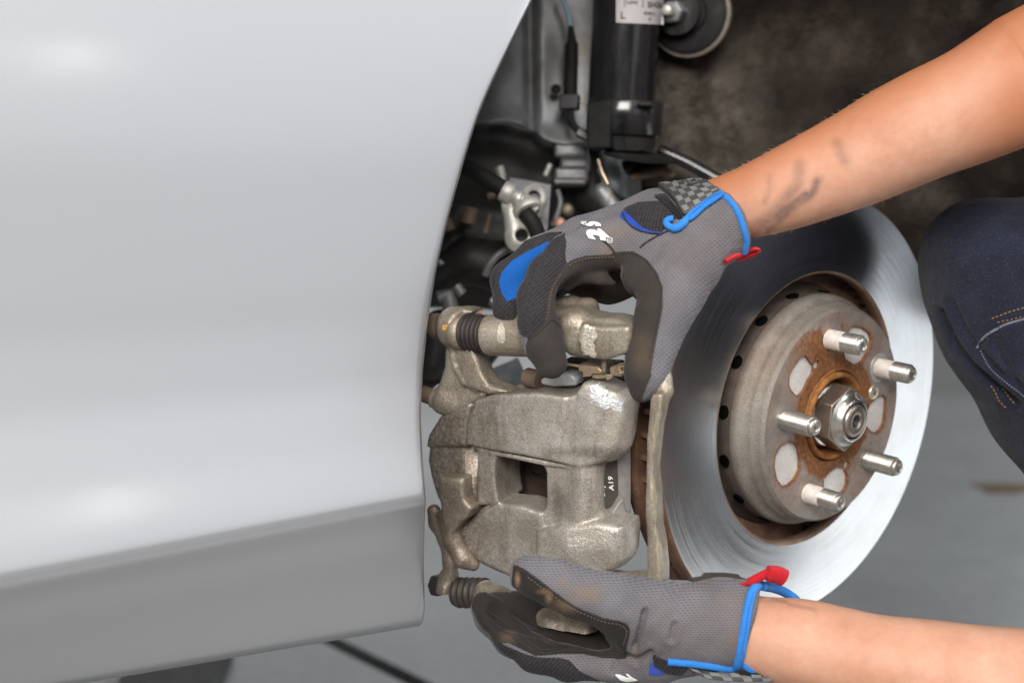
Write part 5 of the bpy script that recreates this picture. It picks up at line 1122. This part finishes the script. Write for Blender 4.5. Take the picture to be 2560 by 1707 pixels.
# ring mark beside the lettering
c0 = z1(1703, 1123); ring = [(c0[0] + 6.6*math.cos(a), c0[1] + 6.6*math.sin(a)) for a in np.linspace(0, 2*np.pi, 17)]
V, Fc = tube(np.array([gpt(*p, 1.4) for p in ring]), .9, 5, cap=False); link('printed_ring', V, Fc, M_WHITE, g1); text_on(gpt, 'R', (c0[0]-2.6, c0[1]+3.4), (8, 0), (0, -9), M_WHITE, g1, name='printed_letter', thick=1.6)
bd = [z2(*p) for p in [(1330, 385), (1400, 400), (1480, 470), (1560, 570), (1620, 690), (1665, 830), (1705, 960), (1712, 1060), (1690, 1180)]]
V, Fc = tube(S1.line(bd, 1, 5), 7, 12); link('cuff_binding', V, Fc, M_TRIM, g1, uv=uvplane(V))
bd2 = [z2(*p) for p in [(1370, 395), (1260, 450), (1110, 545), (980, 640), (880, 735), (830, 800), (760, 860), (690, 870), (620, 830), (590, 780), (620, 745), (690, 740)]]
V, Fc = tube(S1.line(bd2, 9, 5), [7.5]*24 + [9.5]*12 + [7.5]*20, 12); link('slit_binding', V, Fc, M_TRIM, g1, uv=uvplane(V))
bd3 = [z2(*p) for p in [(1340, 420), (1240, 490), (1110, 570), (980, 690), (900, 740)]]
V, Fc = tube(S1.line(bd3, 8, 5), 6.5, 10); link('slit_binding', V, Fc, M_TRIM, g1, uv=uvplane(V))
stitches(S1, 'binding_stitch', [z2(*p) for p in [(1350, 420), (1180, 510), (1000, 640), (880, 750)]], M_NAVY, g1, 17, 1.0, 8, 5)
stitches(S1, 'patch_stitch', [qb(*p) for p in [(1560, 645), (1650, 650), (1740, 710), (1810, 800), (1845, 910), (1838, 1050), (1800, 1250), (1760, 1450)]], M_SEAM, g1, 3.2, 1.5, 8, 4)
stitches(S1, 'patch_stitch', [qb(*p) for p in [(1150, 735), (1200, 705), (1300, 678), (1420, 670), (1500, 668)]], M_THREADO2, g1, 3.4, 1.2, 8, 4)
stitches(S1, 'patch_stitch', [qb(*p) for p in [(1085, 800), (1030, 890), (1005, 980), (995, 1080), (975, 1150)]], M_THREADO2, g1, 3.4, 1.2, 8, 4)
for nm, pts in (('seam', [(1120, 500), (1110, 580), (1112, 660), (1128, 715)]), ('seam', [(1500, 640), (1460, 590), (1400, 540)]), ('seam', [(1690, 600), (1740, 560), (1850, 500), (1900, 480)]), ('seam', [(1560, 345), (1600, 420), (1700, 480), (1850, 500)]), ('seam', [(905, 1232), (960, 1162), (985, 1100)]), ('seam', [(850, 1290), (930, 1240), (1020, 1140), (1080, 1200)])):
    piping(S1, nm, [qb(*p) for p in pts], 1.8, M_SEAM, g1, 2.6)
tabp = [S1.hit(*z2(1400, 1320))[0], S1.hit(*z2(1520, 1250))[0] + (0, 0, 8), P(*z2(1660, 1205), 345), P(*z2(1780, 1150), 345), P(*z2(1850, 1148), 342), P(*z2(1860, 1175), 338), P(*z2(1780, 1220), 330), P(*z2(1650, 1262), 330), P(*z2(1540, 1275), 335)]
V, Fc = tube(smooth_path(tabp, 6), [6.5]*49, 10, squash=(np.array([0, 0, 1.]), 4)); link('pull_tab', V, Fc, M_RED, g1, uv=uvplane(V))
# ---------- lower hand: thumb along the top, fingers under the boss
g2 = empty('glove', P(1600, 1580, 300)); g2.parent = per; g2.location = c2w(P(1600, 1580, 300)) - wloc(per)
fl = Field((P(1130, 1800, 300)*np.array([1, 1, 0]) + (0, 0, 60)), (P(1990, 1370, 300)*np.array([1, 1, 0]) + (40, 20, 560)), 4.2)
e_ = lambda x, y, z, r: (*qe(x, y), z, r)
fl.chain([e_(1960, 520, 370, 100), e_(1800, 510, 375, 102), e_(1500, 510, 385, 96), e_(1280, 500, 400, 80)], 40)
fl.chain([e_(1850, 560, 310, 90), e_(1500, 600, 300, 88), e_(1200, 690, 300, 58), e_(960, 740, 300, 40)], 40)
fl.chain([e_(1640, 640, 380, 66), e_(1400, 740, 390, 46), e_(1150, 775, 392, 33)], 40)
# thumb
fl.chain([e_(1350, 440, 420, 86), e_(1150, 390, 440, 70), e_(950, 330, 450, 58), e_(800, 270, 450, 52), e_(680, 225, 446, 42), e_(640, 215, 440, 36)], 30)
# fingers
fl.chain([e_(1150, 770, 392, 34), e_(900, 745, 400, 40), e_(700, 690, 405, 42), e_(560, 580, 400, 40), e_(450, 460, 385, 36), e_(400, 400, 372, 30)], 18)
fl.chain([e_(1000, 730, 310, 40), e_(750, 690, 320, 44), e_(560, 600, 310, 42), e_(440, 480, 300, 38), e_(390, 420, 290, 30)], 18)
fl.chain([e_(1000, 700, 220, 40), e_(740, 660, 220, 42), e_(560, 560, 220, 38), e_(470, 440, 215, 32)], 18)
fl.chain([e_(1050, 680, 150, 36), e_(800, 620, 150, 34), e_(660, 540, 150, 30)], 18)
# little bulge of the far side of the cuff and opening
fl.chain([e_(1960, 520, 360, 108), e_(1880, 520, 362, 104)], 16)
cutc = P(*qe(1955, 528), 365); cutn = unit(np.array([.956, -.293, .09])); fl.box(cutc + cutn*84, np.array([cutn, *basis(cutn)[:2]]), (86, 240, 240), 4, 10, sub=True)
fl.chain([e_(470, 440, 235, 46), e_(620, 500, 225, 70), e_(820, 580, 225, 84), e_(1050, 610, 235, 92), e_(1250, 600, 270, 96)], 24)
# hollow where the boss lies
a, b = P(*qe(520, 440), 425), P(*qe(1000, 545), 425); fl.cone(a, b, 44, 44, 14, sub=True)
V, Q = fl.mesh(3)
V += (np.array([1.6*math.sin(v[0]*.040+v[1]*.033)*math.sin(v[1]*.055-v[2]*.035) + .7*math.sin(v[0]*.10-v[1]*.1+v[2]*.06) for v in V]))[:, None]*np.array([.3, .6, .74])
# two pressed folds by the thumb root
for pts, dp in (([(1345, 440), (1320, 540), (1290, 640)], 12), ([(1520, 520), (1500, 600)], 6), ([(1180, 740), (1160, 790)], 4), ([(1240, 700), (1300, 730), (1380, 680)], 7)):
    p2 = proj(V); d = np.full(len(V), 1e9); pz = [np.array(qe(*p)) for p in pts]
    for a, b in zip(pz[:-1], pz[1:]): q, _ = seg_d(p2, a, b); d = np.minimum(d, np.linalg.norm(q, axis=1))
    T_ = tris(Q); N_ = vnormals(V, T_); V = V - N_*(dp*np.exp(-(d/7)**2) - .45*dp*np.exp(-((d-14)/9)**2))[:, None]*(N_[:, 2:3] > 0)
S2 = Surf(V, Q)
gr2 = grime_shade([(qe(990, 340), (48, 30), .75), (qe(1850, 400), (50, 40), .35), (qe(1880, 620), (40, 40), .35), (qe(880, 270), (24, 22), .4), (qe(1300, 680), (30, 30), .35)])
link('glove_back', S2.V, Q, M_MESH, g2, uv=uvplane(S2.V), attrs=gr2(S2.V))
th2 = [qe(*p) for p in [(575, 170), (600, 175), (640, 195), (720, 250), (800, 312), (880, 372), (960, 422), (1100, 478), (1215, 502), (1255, 545), (1240, 620), (1232, 720), (1100, 715), (980, 690), (850, 690), (700, 700), (540, 620), (400, 640), (270, 470), (270, 330), (470, 300), (560, 340)]]
glove_part(S2, 'palm_patch', th2, M_SUEDEB, g2, 2.0, front=-.9, attrs=grime_shade([(qe(597, 255), (8, 22), 1.3), (qe(780, 355), (11, 26), 1.2), (qe(765, 325), (26, 9), 1.2), (qe(900, 410), (60, 20), .7), (qe(540, 600), (30, 20), .3)]))
kn2 = [qe(*p) for p in [(520, 640), (640, 690), (720, 710), (850, 715), (905, 730), (960, 790), (1060, 840), (1120, 870), (900, 900), (600, 860), (420, 640), (480, 610)]]
glove_part(S2, 'finger_back', kn2, M_KNIT, g2, 2.2, front=-.8)
piping(S2, 'palm_seam', [qe(*p) for p in [(345, 400), (440, 500), (560, 590), (680, 660), (760, 690), (880, 670), (1000, 680), (1110, 690), (1225, 690)]], 2.2, M_SEAM, g2, 2.5)
piping(S2, 'palm_seam', [qe(*p) for p in [(430, 450), (560, 540), (660, 620), (740, 670), (850, 660)]], 2.0, M_SEAM, g2, 2.5)
piping(S2, 'thumb_seam', [qe(*p) for p in [(590, 190), (680, 232), (800, 318), (900, 392), (1000, 440), (1100, 482), (1210, 500), (1254, 545), (1238, 640), (1230, 710)]], 2.0, M_SEAM, g2, 3)
# printed mark at the lower edge, lining, strap with hook tape
for pts in ([(1165, 808), (1200, 812), (1240, 830), (1300, 846), (1240, 852), (1200, 842)], [(1228, 800), (1250, 812), (1275, 832), (1305, 846), (1260, 838)]):
    glove_part(S2, 'printed_mark', [qe(*p) for p in pts], M_WHITE, g2, 1.6, 1)
glove_part(S2, 'wrist_lining', [qe(*p) for p in [(1375, 740), (1420, 760), (1490, 790), (1440, 815), (1370, 812)]], M_NAVY, g2, 2)
glove_part(S2, 'knit_insert', [qe(*p) for p in [(1395, 692), (1440, 715), (1500, 740), (1600, 770), (1560, 810), (1470, 800), (1400, 760)]], M_KNIT, g2, 4)
bdp = [qe(*p) for p in [(2030, 292), (1990, 310), (1965, 360), (1950, 430), (1935, 520), (1920, 610), (1905, 700), (1885, 765)]]
V, Fc = tube(S2.line(bdp, 1, 5), 11, 12, squash=(np.array([0, 0, 1.]), .7)); link('cuff_binding', V, Fc, M_TRIM, g2, uv=uvplane(V))
stitches(S2, 'patch_stitch', [qe(*p) for p in [(660, 240), (790, 330), (890, 405), (1000, 455), (1110, 498), (1200, 514), (1240, 556), (1222, 640)]], M_THREADO2, g2, 3.6, 1.2, 8, 4)
stitches(S2, 'binding_stitch', [qe(*p) for p in [(1975, 345), (1950, 430), (1930, 540), (1905, 680)]], M_NAVY, g2, 10, 1.2, 8, 5)
bq = [qe(*p) for p in [(1480, 732), (1560, 738), (1660, 748), (1760, 762), (1830, 774), (1890, 768)]]
V, Fc = tube(S2.line(bq, 3, 5), 8, 10); link('slit_binding', V, Fc, M_TRIM, g2, uv=uvplane(V))
far = smooth_path([P(*qe(2040, 292), 372), P(*qe(2110, 305), 330), P(*qe(2180, 335), 300), P(*qe(2235, 378), 290), P(*qe(2240, 430), 270)])
V, Fc = tube(far, 11, 10, squash=(np.array([0, 0, 1.]), 1.8)); link('cuff_binding', V, Fc, M_TRIM, g2, uv=uvplane(V))
low = smooth_path([P(*qe(1920, 700), 420), P(*qe(1940, 750), 425), P(*qe(1990, 785), 420), P(*qe(2060, 800), 405)])
V, Fc = tube(low, 13, 10, squash=(np.array([0, 0, 1.]), 1.6)); link('cuff_binding', V, Fc, M_TRIM, g2, uv=uvplane(V))
pu = smooth_path([P(*qe(1610, 270), 380), P(*qe(1700, 258), 355), P(*qe(1800, 256), 335), P(*qe(1900, 268), 330), P(*qe(1960, 290), 330)])
V, Fc = tube(pu, [10]*8 + [17]*16 + [12]*9, 12); link('cuff_far_side', V, Fc, M_SUEDE, g2, uv=uvplane(V))
V, Fc = sheet([[P(*qe(x, y), 432 - k*60) for x, y in ((1580, 765), (1660, 782), (1760, 800), (1860, 806), (1980, 812), (2120, 820))] for k in (0, 1, 2)], 5); link('wrist_strap', V, Fc, M_STRAP, g2)
st_t = [(1600, 770), (1700, 795), (1800, 802), (1900, 806), (2010, 812), (2115, 818)]; st_b = [(1660, 815), (1730, 842), (1830, 852), (1930, 856), (2020, 856), (2110, 848)]
V, Fc = sheet([[P(*qe(*p), 440) for p in st_b], [P(*qe((p[0]+q[0])/2, (p[1]+q[1])/2), 442) for p, q in zip(st_b, st_t)], [P(*qe(*p), 436) for p in st_t]], 7); link('wrist_strap', V, Fc, M_STRAP, g2)
mbk = MB()
for i in range(8):
    for j in range(2):
        if (i+j) % 2: continue
        def su_(u, v): x = u*4.8; t_ = np.array([np.interp(x, range(6), [p[k] for p in st_t]) for k in (0, 1)]); b_ = np.array([np.interp(x, range(6), [p[k] for p in st_b]) for k in (0, 1)]); return qe(*(t_*(1-v)+b_*v))
        q = [su_((i+a)/8, (j+b)/2) for a, b in ((.05, .08), (.95, .08), (.95, .92), (.05, .92))]; t3 = np.array([P(*p, 447) for p in q]); b3 = np.array([P(*p, 441) for p in q])
        mbk.add(np.concatenate([t3, b3]), [(0, 3, 2, 1), (0, 1, 5, 4), (1, 2, 6, 5), (2, 3, 7, 6), (3, 0, 4, 7)])
mbk.build('strap_check', M_CHECK, g2, smooth=False)
V, Fc = tube([P(*qe(1890, 800), 430), P(*qe(2000, 808), 430), P(*qe(2120, 815), 425)], [9, 12, 10], 10, squash=(np.array([0, 1., 0]), .8)); link('hook_tape', V, Fc, M_HOOK, g2, uv=uvplane(V))
tabp = [P(*qe(1830, 306), 400), P(*qe(1900, 292), 402), P(*qe(1960, 270), 404), P(*qe(2010, 245), 404), P(*qe(2060, 222), 400), P(*qe(2120, 225), 396), P(*qe(2165, 245), 392)]
V, Fc = tube(smooth_path(tabp, 6), [4]*12 + [10]*13 + [17]*12, 12, squash=(unit(np.array([.35, .75, .5])), 1.25)); link('pull_tab', V, Fc, M_RED, g2, uv=uvplane(V))
# ------------------------------------------------------------------ jeans and shirt
fl = Field(P(2250, 3000, 60)*np.array([1, 1, 0]) + (0, 0, -330), P(3950, 100, 60)*np.array([1, 1, 0]) + (0, 0, 640), 10.0)
fl.chain([(2496, 690, 60, 172), (2580, 690, 70, 182), (2800, 650, 110, 220), (3200, 560, 200, 270), (3480, 520, 240, 300)], 60)
fl.chain([(2496, 720, 60, 165), (2545, 830, 50, 170), (2640, 1000, 20, 165), (2800, 1250, -20, 155), (2980, 1500, -60, 140), (3100, 1800, -100, 120)], 50)
fl.cone(P(2446, 640, 60), P(2482, 800, 60), 140, 130, 40)
V, Q = fl.mesh(3); p2 = proj(V); N_ = vnormals(V, tris(Q))
for pts, dp, w in (([(400, 700), (470, 860), (560, 980), (680, 1080), (800, 1180)], 11, 9), ([(450, 640), (520, 780), (600, 900), (700, 1010), (820, 1090)], 9, 8), ([(680, 840), (720, 940), (790, 1050)], 9, 8), ([(580, 885), (640, 820), (730, 765), (825, 735)], 6, 5)):
    d = np.full(len(V), 1e9); pz = [np.array(z8(*p)) for p in pts]
    for a, b in zip(pz[:-1], pz[1:]): q, _ = seg_d(p2, a, b); d = np.minimum(d, np.linalg.norm(q, axis=1))
    V = V - N_*(dp*np.exp(-(d/w)**2) - .5*dp*np.exp(-((d-2*w)/w)**2))[:, None]*(N_[:, 2:3] > 0)
SJ = Surf(V, Q); jn_ = link('jeans', SJ.V, Q, M_DENIM, per, uv=uvplane(SJ.V))
stitches(SJ, 'seam_stitch', [z8(*p) for p in [(660, 735), (720, 712), (780, 692), (850, 672)]], M_THREADO, jn_, 1.5, 1.6, 10, 6)
stitches(SJ, 'seam_stitch', [z8(*p) for p in [(690, 755), (760, 738), (850, 715)]], M_THREADO, jn_, 1.5, 1.3, 10, 5)
stitches(SJ, 'seam_stitch', [z8(*p) for p in [(655, 1080), (680, 1120), (700, 1160), (745, 1205)]], M_THREADO, jn_, 1.5, 1.6, 10, 6)
stitches(SJ, 'seam_stitch', [z8(*p) for p in [(715, 1090), (740, 1130), (780, 1180)]], M_THREADO, jn_, 1.5, 1.4, 10, 6)
for pts in ([(582, 890), (600, 850), (640, 815), (700, 780), (760, 755), (830, 738)],): V, Fc = tube(SJ.line([z8(*p) for p in pts], 1, 6), 3.6, 8); link('worn_seam', V, Fc, M_THREADW, jn_)
stitches(SJ, 'worn_thread', [z8(*p) for p in [(600, 900), (640, 980), (700, 1040), (790, 1110), (830, 1140)]], M_THREADW, jn_, 1.5, 2.0, 7, 4)
# far leg, kneeling, beyond the frame
fl = Field(P(2560, 2500, 60)*np.array([1, 1, 0]) + (0, 0, -400), P(3900, 400, 0)*np.array([1, 1, 0]) + (0, 0, 680), 14.0)
fl.chain([(3560, 620, 160, 300), (3200, 960, 330, 250), (2860, 1260, 420, 200)], 60); fl.chain([(2860, 1260, 420, 195), (3150, 1700, 250, 160), (3560, 2150, 60, 120)], 60); fl.cone(P(3460, 560, 160), P(3640, 620, 0), 300, 310, 80)
V, Q = fl.mesh(2); link('jeans_seat', V, Q, M_DENIM, per, uv=uvplane(V))
fl = Field(P(2780, 800, 0)*np.array([1, 1, 0]) + (0, 0, -520), P(3950, -900, 0)*np.array([1, 1, 0]) + (0, 0, 520), 14.0)
fl.chain([(3560, 560, 80, 300), (3480, 100, 70, 320), (3320, -350, 60, 330), (3180, -620, 50, 250)], 80); fl.cone(P(3080, -560, 250), P(3240, -560, -240), 210, 210, 60); fl.chain([(3060, -600, 110, 225), (2930, -470, 180, 235), (2820, -330, 250, 222)], 40); fl.chain([(3230, -480, 110, 245), (3230, -100, 120, 250), (3190, 350, 160, 240)], 40)
V, Q = fl.mesh(2); link('shirt', V, Q, M_SHIRT, per, uv=uvplane(V))
prof = [(-math.cos(a)*340, max(.1, math.sin(a)*262)) for a in np.linspace(math.pi*.52, math.pi, 16)]
V, Fc = revolve(prof, hd + CUP*10 - fd*26, unit(CUP), 40, cap=False); link('hair', V, Fc, simple('dark_hair', (.03, .02, .014), .6, 0, .3, 300, .5), per)
for s in (-1, 1):
    V, Fc = revolve([(-24, .1), (-20, 14), (-8, 23), (4, 22), (14, 14), (18, .1)], hd + fd*212 + sd_*s*84 + CUP*40, fd, 20, cap=False); link('eye', V, Fc, M_WHITE, per)
V, Fc = tube([hd + fd*212 - sd_*60 - CUP*135, hd + fd*236 - CUP*130, hd + fd*212 + sd_*60 - CUP*135], [6, 12, 6], 10); link('lips', V, Fc, simple('lips', (.42, .18, .14), .5, 0, .1), per)
foot = np.array(c2w(P(3100, 1900, -100)))
